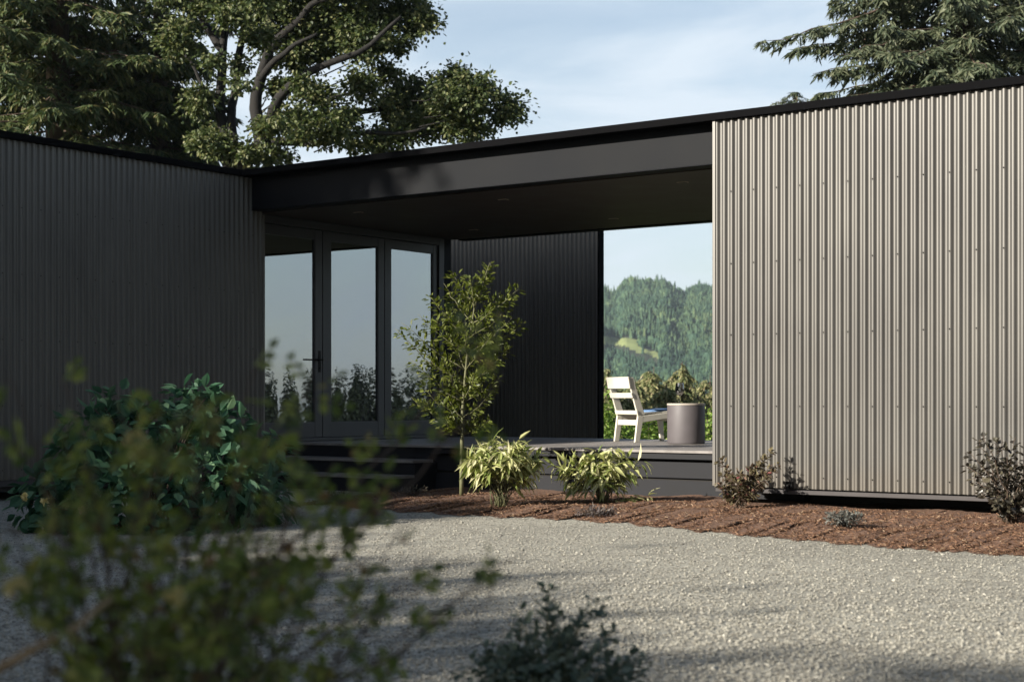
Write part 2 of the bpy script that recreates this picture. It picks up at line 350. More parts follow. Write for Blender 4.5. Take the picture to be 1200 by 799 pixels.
nt.links.new(sx.outputs[2], vr.inputs[0]); vm = N(nt, 'ShaderNodeMath', operation='MULTIPLY'); nt.links.new(cr.outputs[0], vm.inputs[0]); nt.links.new(vr.outputs[0], vm.inputs[1])
nt.links.new(vm.outputs[0], mx.inputs[0]); nt.links.new(sk.outputs[0], mx.inputs[6]); mx.inputs[7].default_value = (5.3, 5.95, 6.6, 1)
nt.links.new(mx.outputs[2], bg.inputs[0]); nt.links.new(bg.outputs[0], wo.inputs[0])

sc.view_settings.view_transform = 'Standard'; sc.view_settings.look = 'None'; sc.view_settings.exposure = 1.22; sc.view_settings.gamma = 1
sc.cycles.use_denoising = True; sc.cycles.max_bounces = 8; sc.cycles.transparent_max_bounces = 12
sc.cycles.sample_clamp_indirect = 6

# ------------------------------------------------------------------ terrain
def sm(x, a, b):
    u = np.clip((x - a) / (b - a), 0, 1); return u * u * (3 - 2 * u)
SKY_X = np.array([300, 480, 560, 640, 690, 703, 709, 716, 723, 728, 733, 742, 750, 758, 763, 770, 777, 783, 788, 797, 803, 808, 815, 822, 838, 870, 900, 960, 1100, 1300])
SKY_Y = 12 + np.array([330, 318, 330, 322, 333, 335, 332, 337, 334, 326, 321, 321, 322, 322, 325, 323, 322, 326, 331, 335, 338, 332, 330, 329, 331, 338, 330, 322, 335, 325])
def height(X, Y):
    d = (X - C0[0]) * UA[0] + (Y - C0[1]) * UA[1]
    r = np.hypot(X, Y)
    drop = -1.3 * sm(d, 5.4, 12) - 10 * sm(d, 12, 90) - 34 * sm(d, 90, 420)
    xs = 600 + F * np.where(Y > 1, X / np.maximum(Y, 1), 0)
    top = (HOR - np.interp(xs, SKY_X, SKY_Y)) / F * 1500 + 1
    u = np.clip((r - 620) / 880, 0, 1)
    wob = 7 * np.sin(X * .013 + 1) * np.sin(Y * .011) + 4 * np.sin(X * .031) * np.sin(Y * .027 + 2)
    up = (top + 45) * (u ** 1.12) + wob * np.sin(np.pi * np.clip(u, 0, 1))
    up2 = 15 * np.exp(-((r - 905 - 60 * np.sin(xs * .02)) / 55.) ** 2) + 10 * np.exp(-((r - 1210 - 70 * np.sin(xs * .033 + 1)) / 50.) ** 2)
    up2 = up2 * (.6 + .4 * np.sin(xs * .06 + r * .004))
    fall = -60 * sm(r, 1520, 2600)
    front = sm(Y, 0, 400) * (1 - sm(np.abs(xs - 600), 700, 2200))
    return drop + (up + up2 + fall) * front
ths = np.concatenate([np.linspace(-math.pi, -.55, 60, endpoint=False), np.linspace(-.55, 0, 60, endpoint=False), np.linspace(0, .2, 150, endpoint=False), np.linspace(.2, .55, 40, endpoint=False), np.linspace(.55, math.pi, 60)])
rs = np.concatenate([[0], np.geomspace(4, 620, 70), np.linspace(640, 1560, 130), np.geomspace(1650, 2400, 10)])
R, T = np.meshgrid(rs, ths, indexing='ij')
X, Y = R * np.sin(T), R * np.cos(T)
g = np.stack([X, Y, height(X, Y)], -1)
mb = MB(); mb.grid(g[:, ::-1])
gr = tag(obj('ground', mb, M['ground'], smooth=True), kind='structure')
def clearing(xs, ys):
    return ((np.abs(ys - (398 + (xs - 703) * .1)) < 4.5) & (xs > 640) & (xs < 748)) | ((np.abs(ys - (407 + (xs - 740) * .3)) < 3.5) & (xs > 738) & (xs < 772)) | ((np.abs(ys - 400) < 3) & (xs > 754) & (xs < 768))
co_ = np.zeros(len(gr.data.polygons) * 3); gr.data.polygons.foreach_get('center', co_); co_ = co_.reshape(-1, 3)
yy = np.maximum(co_[:, 1], 1); dark = (np.hypot(co_[:, 0], co_[:, 1]) > 300) & ~((co_[:, 1] > 200) & clearing(600 + F * co_[:, 0] / yy, HOR - (co_[:, 2] - CAMZ) / yy * F))
gr.data.materials.append(M['floor']); gr.data.materials.append(M['meadow']); gr.data.polygons.foreach_set('material_index', np.where(dark, 1, np.where(np.hypot(co_[:, 0], co_[:, 1]) > 300, 2, 0)).astype(np.int32))

# gravel drive
mb = MB()
ts = np.linspace(-26, 14, 90); ds = np.linspace(-40, 3, 90)
g = Harr(ts[:, None], ds[None], 0.)
g[..., 2] = .004 + .012 * np.sin(g[..., 0] * 1.1) * np.sin(g[..., 1] * .9 + 1) * sm(np.abs(g[..., 1]), 0, 4) * 0 
mb.grid(g[::-1]); tag(obj('gravel_drive', mb, M['gravel'], smooth=True), kind='structure')

# mulch bed in front of the house
EDX = np.array([300, 345, 380, 450, 510, 560, 630, 700, 770, 838, 900, 950, 1020, 1100, 1200, 1330, 1500])
EDY = np.array([594, 592, 591, 598, 602, 604.5, 607, 611, 617, 624, 630, 634, 640, 646, 652, 664, 690])
xs = np.linspace(340, 1450, 240)
ye = np.interp(xs, EDX, EDY) + 1.1 * np.sin(xs * .11) + .9 * np.sin(xs * .27 + 1) + rng.normal(0, .35, len(xs))
De = (CAMZ - .004) * F / (ye - HOR)
Xe = (xs - 600) / F * De
front = np.stack([Xe, De], 1)
td = np.stack([-(-(front - C0) @ UB), (front - C0) @ UA], 1)      # t, d of the edge
us = np.linspace(0, 1, 26)
tt = td[:, 0][:, None] + 0 * us[None]; dd = td[:, 1][:, None] + (1.6 - td[:, 1])[:, None] * us[None]
g = Harr(tt, dd, 0.)
sft = sm(dd - td[:, 1][:, None], 0, .8)
g[..., 2] = .008 + .045 * sft + .018 * sft * (np.sin(g[..., 0] * 5.3 + g[..., 1] * 2) + np.sin(g[..., 0] * 2.7 - g[..., 1] * 6.1)) * .5 + rng.normal(0, .004, sft.shape) * sft
mulch_g = g
mb = MB(); mb.grid(g); tag(obj('mulch_bed', mb, M['mulch'], smooth=True), kind='structure')
def mulch_z(p):
    q = mulch_g.reshape(-1, 3); i = np.argmin((q[:, 0] - p[0]) ** 2 + (q[:, 1] - p[1]) ** 2); return q[i, 2]
# loose bark chips
n = 30000
ii = rng.integers(0, g.shape[0] - 1, n); jj = (rng.random(n) ** 1.3 * 16).astype(int)
fi, fj = rng.random(n)[:, None], rng.random(n)[:, None]
P = g[ii, jj] * (1 - fi) * (1 - fj) + g[ii + 1, jj] * fi * (1 - fj) + g[ii, jj + 1] * (1 - fi) * fj + g[ii + 1, jj + 1] * fi * fj
P[:, :2] += rng.normal(0, .02, (n, 2)); P[:, 2] += .006
a = rng.random(n) * 2 * np.pi
d = np.stack([np.cos(a), np.sin(a), rng.normal(0, .35, n)], 1)
mb = MB(); mb.leaves(P, d, np.stack([rng.normal(0, .4, n), rng.normal(0, .4, n), np.ones(n)], 1), rng.uniform(.01, .04, n), rng.uniform(.005, .013, n), ((0, .8), (1, .7)), .5)
tag(obj('bark_chips', mb, M['chips']), 'loose red brown bark chips covering the planting bed', 'bark mulch', kind='stuff')
# loose stones on the drive
n = 42000
Dg = 2 / (1 / 5.3 + rng.random(n) * (1 / 17. - 1 / 5.3)) / 2
xp = rng.uniform(-40, 1240, n); Xg = (xp - 600) / F * Dg
ymax = np.interp(xp, EDX, EDY, left=590); keep = Dg < (CAMZ * F / (ymax + 1.5 - HOR)) + rng.exponential(.03, n)
Xg, Dg = Xg[keep], Dg[keep]; n = len(Xg)
r = rng.uniform(.004, .0095, n) * (1 + (rng.random(n) > .97) * .7)
oct_ = np.array([[1, 0, 0], [0, 1, 0], [-1, 0, 0], [0, -1, 0], [0, 0, 1], [0, 0, -1]], float)
v = oct_[None] * rng.uniform(.6, 1.3, (n, 6, 1)) * r[:, None, None] * np.array([1.1, 1.1, .75])
a = rng.random(n) * 6.28; ca, sa = np.cos(a)[:, None], np.sin(a)[:, None]
v = np.stack([v[..., 0] * ca - v[..., 1] * sa, v[..., 0] * sa + v[..., 1] * ca, v[..., 2]], -1) + np.stack([Xg, Dg, np.full(n, .008)], 1)[:, None]
f = np.array([[0, 1, 4], [1, 2, 4], [2, 3, 4], [3, 0, 4], [1, 0, 5], [2, 1, 5], [3, 2, 5], [0, 3, 5]])
mb = MB(); mb.add(v.reshape(-1, 3), (f[None] + (np.arange(n) * 6)[:, None, None]).reshape(-1, 3))
tag(obj('gravel_stones', mb, M['stone']), 'loose pale grey stones lying on the gravel drive', 'gravel', kind='stuff')

# ------------------------------------------------------------------ house
DK = .555             # deck level
house = thing('house', 'low modern house clad in grey corrugated metal with an open covered breezeway', 'house', H(0, 0, 0))
def corrugated(p0, p1, z0, z1, nvec, name, thick=True, screws=None, label=None, pitch=.084, amp=.0125):
    p0, p1 = np.asarray(p0[:2]), np.asarray(p1[:2]); L = np.linalg.norm(p1 - p0); u = (p1 - p0) / L; nv = np.asarray(nvec)
    n = int(L / pitch * 14) + 1
    s_ = np.linspace(0, L, n)
    f_ = np.tanh(1.5 * np.sin(2 * np.pi * s_ / pitch)) / .905 * amp
    p = p0 + s_[:, None] * u + f_[:, None] * nv
    g = np.zeros((n, 2, 3)); g[:, 0, :2] = p; g[:, 0, 2] = z0; g[:, 1, :2] = p; g[:, 1, 2] = z1
    mb = MB(); mb.grid(g if np.cross(u, nv) < 0 else g[::-1])
    if screws:
        for z, first in screws:
            for k in np.arange(first, L - .05, pitch * 3):
                k = (round(k / pitch - .25) + .25) * pitch
                c = np.array([*(p0 + k * u + nv * (amp + .001)), z])
                un, nn = np.array([*u, 0]), np.array([*nv, 0])
                mb.box(c - un * .0045 - np.array([0, 0, .005]), un * .009, nn * .006, [0, 0, .01])
    o = obj(name, mb, M['cladding'], house, smooth=False, label=label)
    me = o.data; k_ = np.arange(len(me.polygons)) < n - 1; me.polygons.foreach_set('use_smooth', k_)
    me.materials.append(M['trim']); me.polygons.foreach_set('material_index', np.where(k_, 0, 1).astype(np.int32))  # screw heads in near black, standing in for their shadowed look
    return o
ZB, ZT, RT = .23, 3.955, 4.019
nR, nL = -UA, np.array([.811, -.585])
SCR = [(3.21, .15), (2.48, .15), (1.76, .15), (1.04, .15), (.34, .15)]
corrugated(H(0, 0, 0), H(-6.2, 0, 0), ZB, 3.95, nR, 'corrugated_wall', screws=SCR, label='sunlit corrugated metal wall right of the breezeway')
corrugated(H(0, 4.6, 0), H(0, .02, 0), ZB, 3.95, -nL, 'corrugated_wall')
corrugated(H(-6.2, 4.6, 0), H(0, 4.6, 0), ZB, 3.95, UA, 'corrugated_wall')
corrugated(H(TL, .36, 0), H(TL, -21, 0), ZB, 3.95, nL, 'corrugated_wall', screws=SCR, label='shaded corrugated metal wall left of the glass doors')
corrugated(H(5.57, 6.5, 0), H(9.5, 6.5, 0), ZB, 3.95, nR, 'corrugated_wall', screws=SCR[1:4], label='dark corrugated metal screen wall behind the breezeway')
corrugated(H(9.5, 6.6, 0), H(5.57, 6.6, 0), ZB, 3.95, UA, 'corrugated_wall')
corrugated(H(TL, -21, 0), H(12.9, -21, 0), ZB, 3.95, nR, 'corrugated_wall')
# solid cores behind the cladding; black behind the doors in place of the unlit room
mb = MB(); mb.hbox(-6.15, -.04, .04, 4.56, .24, 3.94); obj('wall_core', mb, M['trim'], house)
mb = MB(); mb.hbox(TL + 1.6, 12.85, -20.95, 4.5, .1, 3.93); mb.hbox(TL + .04, TL + 1.58, -20.94, .1, .1, 3.93); mb.hbox(TL + .25, TL + 1.58, 3.9, 4.5, .1, 3.93); obj('wall_core', mb, M['trim'], house)
mb = MB(); mb.hbox(5.6, 9.5, 6.52, 6.58, .1, 3.93); obj('wall_core', mb, M['trim'], house)
mb = MB()
mb.hbox(-.015, .02, -.024, .03, ZB, 3.95)
obj('corner_trim', mb, M['cladding'], house, bevel=.003)
mb = MB(); mb.hbox(5.55, 5.58, 6.478, 6.62, ZB, 3.955); mb.hbox(5.58, 9.5, 6.48, 6.62, 3.951, 3.975); obj('corner_trim', mb, M['trim'], house, bevel=.004)
mb = MB(); mb.hbox(TL - .02, TL + .012, .35, .385, DK, 3.5); obj('corner_trim', mb, M['cladding'], house, bevel=.003)
# roof with its thin dark edge
mb = MB(); pts = [(-6.3, -.05), (TL - .05, -.05), (TL - .05, -21.1), (13, -21.1), (13, 4.68), (-6.3, 4.68)]
mb.prism([H(t, d, 3.941) for t, d in pts][::-1], (0, 0, RT - 3.941)); obj('roof', mb, M['trim'], house, bevel=.006)
mb = MB(); mb.hbox(.0, TL - .03, .14, .34, 3.522, 3.938); mb.hbox(0, TL - .03, .128, .14, 3.522, 3.537); obj('steel_beam', mb, M['black_steel'], house, bevel=.006)
mb = MB(); mb.hbox(.0, TL - .03, 4.44, 4.6, 3.497, 3.938); obj('rear_beam', mb, M['black_steel'], house, bevel=.004)
mb = MB(); mb.hbox(.012, TL + .12, .345, 4.435, 3.512, 3.54); obj('soffit', mb, M['soffit'], house)
def ray_t(x, d):      # t where the sight line through pixel column x crosses depth d
    r = (x - 600) / F
    a0, b0 = C0[0] + d * UA[0], C0[1] + d * UA[1]
    return (a0 - r * b0) / (r * UB[1] - UB[0])
for x, d in ((420, 1.0), (590, 1.05), (800, 1.0), (555, 3.5), (719, 3.5)):
    t = ray_t(x, d); mb = MB(); c = H(t, d, 3.5)
    mb.hbox(t - .06, t + .06, d - .035, d + .035, 3.504, 3.5115)
    dl = obj('downlight', mb, M['light_trim'], house, bevel=.002)
    mb = MB(); mb.hbox(t - .045, t + .045, d - .02, d + .02, 3.5015, 3.5035); obj('lens', mb, M['black'], dl)
# glass doors in the left wing
TD = TL + .06
mb = MB()
mb.hbox(TD - .03, TD + .12, .385, .42, DK, 3.505); mb.hbox(TD - .03, TD + .12, 4.06, 4.18, DK, 3.505)
mb.hbox(TD - .03, TD + .12, .42, 4.06, 3.4, 3.505); mb.hbox(TD - .035, TD + .14, .42, 4.06, DK + .002, DK + .045)
obj('door_frame', mb, M['frame'], house, bevel=.004)
mb = MB(); mb.hbox(TD - .03, TL + .2, 4.182, 4.34, DK, 3.505); obj('corner_post', mb, M['black_steel'], house)
GZ0, GZ1 = .8, 3.265
def leaf(d0, d1, g0, g1, name, label, handle=None):
    z0, z1 = DK + .048, 3.396
    mb = MB(); a, b = TD, TD + .06
    mb.hbox(a, b, d0, g0, z0, z1); mb.hbox(a, b, g1, d1, z0, z1)
    mb.hbox(a + .002, b - .002, g0, g1, z0, GZ0); mb.hbox(a + .002, b - .002, g0, g1, GZ1, z1)
    o = obj(name, mb, M['frame'], house, bevel=.004, label=label)
    mb = MB(); mb.hbox(a + .025, a + .033, g0 - .008, g1 + .008, GZ0 - .008, GZ1 + .008); obj('glass_pane', mb, M['pane'], o)
    mb = MB()
    for q0, q1, y0, y1 in ((g0, g0 + .012, GZ0, GZ1), (g1 - .012, g1, GZ0, GZ1), (g0 + .012, g1 - .012, GZ0, GZ0 + .012)):
        mb.hbox(a + .008, a + .024, q0, q1, y0, y1)
    obj('glazing_bead', mb, M['flashing'] if 0 else M['frame'], o)
    if handle:
        mb = MB(); hd = handle
        mb.hbox(a - .008, a - .001, hd - .02, hd + .02, 1.48, 1.77)
        mb.tube([H(a - .004, hd, 1.65), H(a - .06, hd, 1.65)], .011, 8)
        mb.tube([H(a - .055, hd + .01, 1.65), H(a - .058, hd - .2, 1.65)], .011, 8)
        mb.tube([H(a - .004, hd, 1.54), H(a - .02, hd, 1.54)], .012, 8)
        obj('handle', mb, M['black'], o)
leaf(.425, 1.555, .455, 1.41, 'glass_door', 'glass door leaf beside the left wall, with the black lever handle', 1.5)
leaf(1.565, 2.845, 1.73, 2.71, 'glass_door', 'middle glass door leaf')
leaf(2.855, 4.055, 2.995, 3.955, 'glass_door', 'glass panel beside the back wall')
# deck, rim, skirting, steps
mb = MB(); dd = .75; k = 0
while dd < 4.9:
    t1 = TL - .02 if dd < 4.1 else TL - .05
    mb.hbox(.02, t1, dd, min(dd + .138, 4.9), DK - .03, DK); dd += .144
obj('deck', mb, M['deck'], house, bevel=.003)
mb = MB(); mb.hbox(.015, 4.6, .78, .82, .455, DK - .033); obj('rim_board', mb, M['skirt'], house, bevel=.003)
for z0, z1, q in ((.245, .437, .86), (.0, .222, .83)):
    mb = MB(); mb.hbox(-.6, 4.35, q, q + .03, z0, z1); obj('skirting_board', mb, M['skirt'], house, bevel=.004)
mb = MB(); mb.hbox(-.6, 4.9, .9, 1.2, -.02, .5); mb.hbox(.2, 6.6, 1.25, 4.5, -.02, .5); obj('deck_base', mb, M['void'], house)
for z, q in ((.382, .395), (.203, .04)):
    mb = MB(); mb.hbox(4.3, TL - .02, q, q + .385, z - .035, z); o = obj('step', mb, M['deck'], house, bevel=.003)
    mb = MB(); mb.hbox(4.32, TL - .022, q + .02, q + .045, z - .21, z - .037); obj('riser', mb, M['skirt'], o)
mb = MB(); mb.hbox(4.3, 4.318, .05, .85, .0, .17); mb.hbox(4.3, 4.318, .42, .85, .17, .345); obj('step_stringer', mb, M['skirt'], house)
mb = MB(); mb.hbox(4.36, TL - .03, .78, .8, .385, DK - .033); obj('riser', mb, M['skirt'], house)
# base of the right wing
mb = MB(); mb.hbox(-6.2, -.02, -.03, .1, .175, .215); obj('base_flashing', mb, M['flashing'], house, bevel=.003)
mb = MB(); mb.hbox(-6.1, -.7, .75, 4.4, -.02, .235); obj('foundation_shade', mb, M['void'], house)  # recessed box coloured as the shaded crawlspace
mb = MB(); mb.hbox(TL + .5, 12.7, -20.7, 4.2, -.02, .235); mb.hbox(TL + .03, 12.8, -20.9, .2, .1, .228); obj('foundation_shade', mb, M['void'], house)
mb = MB(); mb.hbox(TL - .005, TL + .05, -20.95, .3, .16, .225); obj('base_flashing', mb, M['flashing'], house)
t = ray_t(926, -.03); mb = MB(); mb.hbox(t - .035, t + .035, -.06, -.018, .225, .3); mb.hbox(t - .012, t + .012, -.1, -.06, .24, .27); mb.tube([H(t, -.09, .255), H(t, -.1, .2)], .012, 8)
obj('outdoor_tap', mb, M['black'], house, bevel=.003)

# ------------------------------------------------------------------ chair, table, glass
def furniture():
    Fw = nrm(np.array([.9, .433])); Wd = np.array([-Fw[1], Fw[0]])      # the chair faces along Fw; Wd points to its far side
    O = px(748.5, 518.2, 20.45)[:2]
    K = lambda f, w_, z: np.array([*(O + f * Fw + w_ * Wd), DK + z])
    ch = thing('lounge_chair', 'low cream white slatted lounge chair on the deck, facing the valley', 'chair', K(.3, .27, 0))
    W_ = .54
    def plank(poly, w0, w1, name, par=ch, mat='white'):
        mb = MB(); a = [K(f, w0, z) for f, z in poly]; mb.prism(a[::-1], K(0, w1, 0) - K(0, w0, 0)); return obj(name, mb, M[mat], par, bevel=.005)
    for w0 in (0, W_):
        plank([(-.055, .0), (.015, .0), (.075, .34), (-.01, .34)], w0, w0 + .035, 'leg')
        plank([(.66, .0), (.715, .0), (.70, .355), (.61, .33)], w0, w0 + .035, 'leg')
        plank([(-.012, .25), (.075, .26), (.62, .335), (.735, .362), (.735, .395), (.60, .40), (.06, .345), (-.012, .343)], w0 + .001, w0 + .034, 'side_rail')
        plank([(-.01, .345), (.1, .355), (-.035, .70), (-.075, .845), (-.15, .845), (-.135, .76)], w0 + .002, w0 + .033, 'back_post')
    def slab(f0, z0, f1, z1, th, name, w0=-.005, w1=W_ + .04):
        dv = nrm(np.array([f1 - f0, z1 - z0])); nv = np.array([dv[1], -dv[0]]) * th
        plank([(f0, z0), (f1, z1), (f1 + nv[0], z1 + nv[1]), (f0 + nv[0], z0 + nv[1])], w0, w1, name)
    slab(-.137, .70, -.165, .85, .022, 'back_panel')
    slab(-.095, .575, -.118, .64, .02, 'back_slat')
    slab(-.02, .36, -.035, .41, .02, 'back_slat')
    plank([(.0, .372), (.72, .425), (.722, .405), (.0, .352)], .04, W_ - .003, 'seat')
    mb = MB(); a = np.linspace(0, 2 * np.pi, 28, endpoint=False)
    mb.prism([K(.4 + .2 * np.cos(q), W_ / 2 + .19 * np.sin(q), .372 + (.4 + .2 * np.cos(q)) * .0736 + .003) for q in a], (0, 0, .025)); obj('seat_oval', mb, M['seat_blue'], ch, bevel=.006)  # thin muted blue oval raised on the seat
    plank([(-.005, .22), (.03, .22), (.04, .29), (-.005, .29)], .036, W_ - .001, 'rear_rail')
    plank([(.67, .27), (.695, .27), (.695, .35), (.67, .35)], .036, W_ - .001, 'front_rail')
    b = px(804, 520, 19.75); b[2] = DK
    tb = thing('side_table', 'grey brown drum side table beside the white chair', 'table', b)
    R_ = .237
    mb = MB(); mb.lathe(b, [(0, 0), (R_ - .012, 0), (R_ - .004, .006), (R_, .02), (R_, .475), (R_ - .004, .485), (0, .485)], 64); obj('drum', mb, M['table'], tb, smooth=False)
    tb.children[0].data.polygons.foreach_set('use_smooth', np.ones(len(tb.children[0].data.polygons), bool))
    m = tb.children[0].modifiers.new('E', 'EDGE_SPLIT'); m.split_angle = math.radians(40)
    mb = MB(); mb.lathe(b, [(0, .4855), (R_ + .002, .4855), (R_ + .003, .49), (R_ + .002, .505), (R_ - .004, .508), (0, .508)], 64); obj('table_top', mb, M['table_top'], tb)
    gp = b + np.array([-.085, -.05, .5085])
    gl = thing('wine_glass', 'stemmed glass of dark red wine standing on the drum table', 'wine glass', gp)
    mb = MB(); mb.lathe(gp, [(0, .001), (.036, .001), (.035, .004), (.008, .008), (.0045, .02), (.0045, .085), (.008, .092)], 24); obj('stem', mb, M['glass'], gl, smooth=True)
    mb = MB(); mb.lathe(gp, [(.008, .092), (.03, .104), (.05, .13), (.058, .16), (.055, .205), (.045, .255)], 32); obj('bowl', mb, M['glass'], gl, smooth=True)
    mb = MB(); mb.lathe(gp, [(0, .094), (.008, .0945), (.029, .106), (.0485, .131), (.0555, .155), (0, .155)], 32); obj('wine', mb, M['wine'], gl, smooth=True)
furniture()

# ------------------------------------------------------------------ plants
BLADE = ((0, .15), (.25, 1), (.6, .8), (1, 0))
OVAL = ((0, 0), (.3, .9), (.62, .95), (1, 0))
def rdir(n): return nrm(rng.normal(size=(n, 3)))
def bez(a, b, c, u):
    u = np.asarray(u)[:, None]; return (1 - u) ** 2 * a + 2 * u * (1 - u) * b + u * u * c
def shrub(name, label, cat, base, stems, lm, sm_, L, W, per, shape=OVAL, u0=.25, droop=.2, hang=0., twig=.06, stemr=.006, bend=.7, fold=.25, group=None, out=.8, jit=.0):
    """stems: list of tip points (world); leaves follow each stem"""
    base = np.asarray(base, float); o = thing(name, label, cat, base, group)
    ms, ml = MB(), MB(); Bs, Ds, Ns = [], [], []
    for tip in stems:
        tip = np.asarray(tip, float); b0 = base + np.array([*rng.normal(0, .04, 2), 0]) * min(1, np.linalg.norm(tip - base) * 1.5)
        mid = b0 * (1 - bend * .5) + tip * bend * .5; mid[2] = b0[2] + (tip[2] - b0[2]) * bend
        u = np.linspace(0, 1, 10); pts = bez(b0, mid, tip, u); pts[1:-1] += rng.normal(0, .012, (8, 3))
        ms.tube(pts, np.linspace(stemr, stemr * .35, 10), 5)
        uu = u0 + (1 - u0) * rng.random(per) ** .8
        p = np.stack([np.interp(uu, u, pts[:, k]) for k in range(3)], 1); tg = nrm(np.stack([np.interp(np.minimum(uu + .05, 1), u, pts[:, k]) for k in range(3)], 1) - np.stack([np.interp(np.minimum(uu + .05, 1) - .1, u, pts[:, k]) for k in range(3)], 1))
        r = rdir(per); r -= (r * tg).sum(1, keepdims=True) * tg; r = nrm(r)
        p = p + r * twig * rng.random((per, 1)) + rng.normal(0, jit, (per, 3)) if jit else p + r * twig * rng.random((per, 1))
        Bs.append(p); Ds.append(nrm(r * out + tg * (1 - out * .5) + np.array([0, 0, -hang]))); Ns.append(nrm(np.array([0, 0, 1.]) + .7 * r * 0 + rng.normal(0, .45, (per, 3)) + tg * .3))
    Bs, Ds, Ns = map(np.vstack, (Bs, Ds, Ns)); n = len(Bs)
    ml.leaves(Bs, Ds, Ns, L * rng.uniform(.65, 1.2, n), W * rng.uniform(.7, 1.15, n), shape, fold, droop)
    obj('stems', ms, sm_, o, smooth=True); obj('foliage', ml, lm, o)
    return o
def dome(base, n, rx, ry, h, lo=.45, tilt=0):
    out = []
    for k in range(n):
        a = rng.random() * 6.283; q = math.sqrt(rng.random()); z = h * (lo + (1 - lo) * (math.sqrt(max(0, 1 - q * q)) * .8 + .2 * rng.random()))
        out.append(np.asarray(base) + np.array([rx * q * math.cos(a), ry * q * math.sin(a), z]))
    return out
def ground_at(x, y, z=.04): 
    return px(x, y, (CAMZ - z) * F / (y - HOR))

# two pale bamboo-like shrubs
b = ground_at(587, 594); b[2] = mulch_z(b)
st = dome(b, 34, .40, .34, .68, .35) + [px(x, y, b[1]) for x, y in ((608, 516), (612, 514), (636, 532), (630, 536), (545, 538), (552, 545), (570, 522), (625, 545))]
shrub('bamboo_shrub', 'bushy pale green bamboo-like shrub beside the young tree trunk', 'shrub', b, st, M['leaf_lime'], M['stem_green'], .15, .038, 21, BLADE, .42, .35, .45, .04, .005, .75, group='pale bamboo-like shrubs along the deck')
b = ground_at(706, 589.5); b[2] = mulch_z(b)
st = dome(b, 26, .44, .3, .55, .25) + [px(x, y, b[1]) for x, y in ((720, 523), (716, 527), (672, 530), (660, 540), (648, 548), (740, 536), (756, 540), (762, 580), (750, 586), (682, 528))]
shrub('bamboo_shrub', 'spreading cream leaved bamboo-like shrub in front of the sunlit skirting', 'shrub', b, st, M['leaf_lime'], M['stem_green'], .15, .038, 19, BLADE, .3, .4, .55, .04, .005, .7, group='pale bamboo-like shrubs along the deck')
# bronze and dusky shrubs by the right wall
b = ground_at(866, 597); b[2] = mulch_z(b)
st = [px(x, y, b[1] + rng.normal(0, .12)) for x, y in ((843, 538), (848, 552), (905, 528), (898, 535), (914, 543), (908, 552), (868, 552), (856, 560), (880, 548), (890, 545), (846, 570), (875, 566), (895, 568), (862, 575), (885, 578), (850, 580), (870, 560), (888, 560), (902, 560), (840, 566))]
shrub('bronze_shrub', 'small open bronze leaved shrub at the corner of the sunlit wall', 'shrub', b, st, M['leaf_rust'], M['stem_brown'], .05, .031, 72, OVAL, .2, .15, .1, .03, .005, .6)
b = ground_at(1182, 613); b[2] = mulch_z(b)
st = [px(x, y, b[1] + rng.normal(0, .14)) for x, y in ((1136, 530), (1148, 515), (1152, 510), (1165, 518), (1175, 514), (1190, 512), (1205, 516), (1222, 524), (1132, 545), (1140, 560), (1150, 545), (1165, 540), (1180, 535), (1195, 540), (1210, 545), (1228, 550), (1148, 575), (1160, 565), (1175, 560), (1190, 570), (1210, 575), (1168, 590), (1185, 590), (1200, 592), (1215, 560), (1235, 575))]
shrub('dusky_shrub', 'dark purple grey shrub with rounded leaves at the right end of the bed', 'shrub', b, st, M['leaf_purple'], M['stem_brown'], .058, .04, 40, OVAL, .15, .15, .05, .035, .006, .6)
# low grey mounds in the mulch
def mound(x, y, rx, h, n, lm, label, D0=None):
    b = ground_at(x, y); b[2] = mulch_z(b)
    shrub('ground_cover_plant', label, 'plant', b, dome(b, n, rx, rx * .7, h, .3), lm, M['stem_brown'], .035, .013, 16, OVAL, .35, .1, 0, .03, .003, .6)
mound(988, 619, .21, .13, 46, M['leaf_grey'], 'low grey leaved mound growing in sunlit mulch below the right wall')
mound(697, 603, .22, .07, 26, M['leaf_heather'], 'sparse purple grey ground plant in front of the cream leaved shrub')
mound(392, 588, .2, .14, 26, M['leaf_purple'], 'small dark plant in the shaded mulch below the steps')
mound(484, 583, .2, .12, 20, M['leaf_purple'], 'small dark plant close to the foot of the young tree')

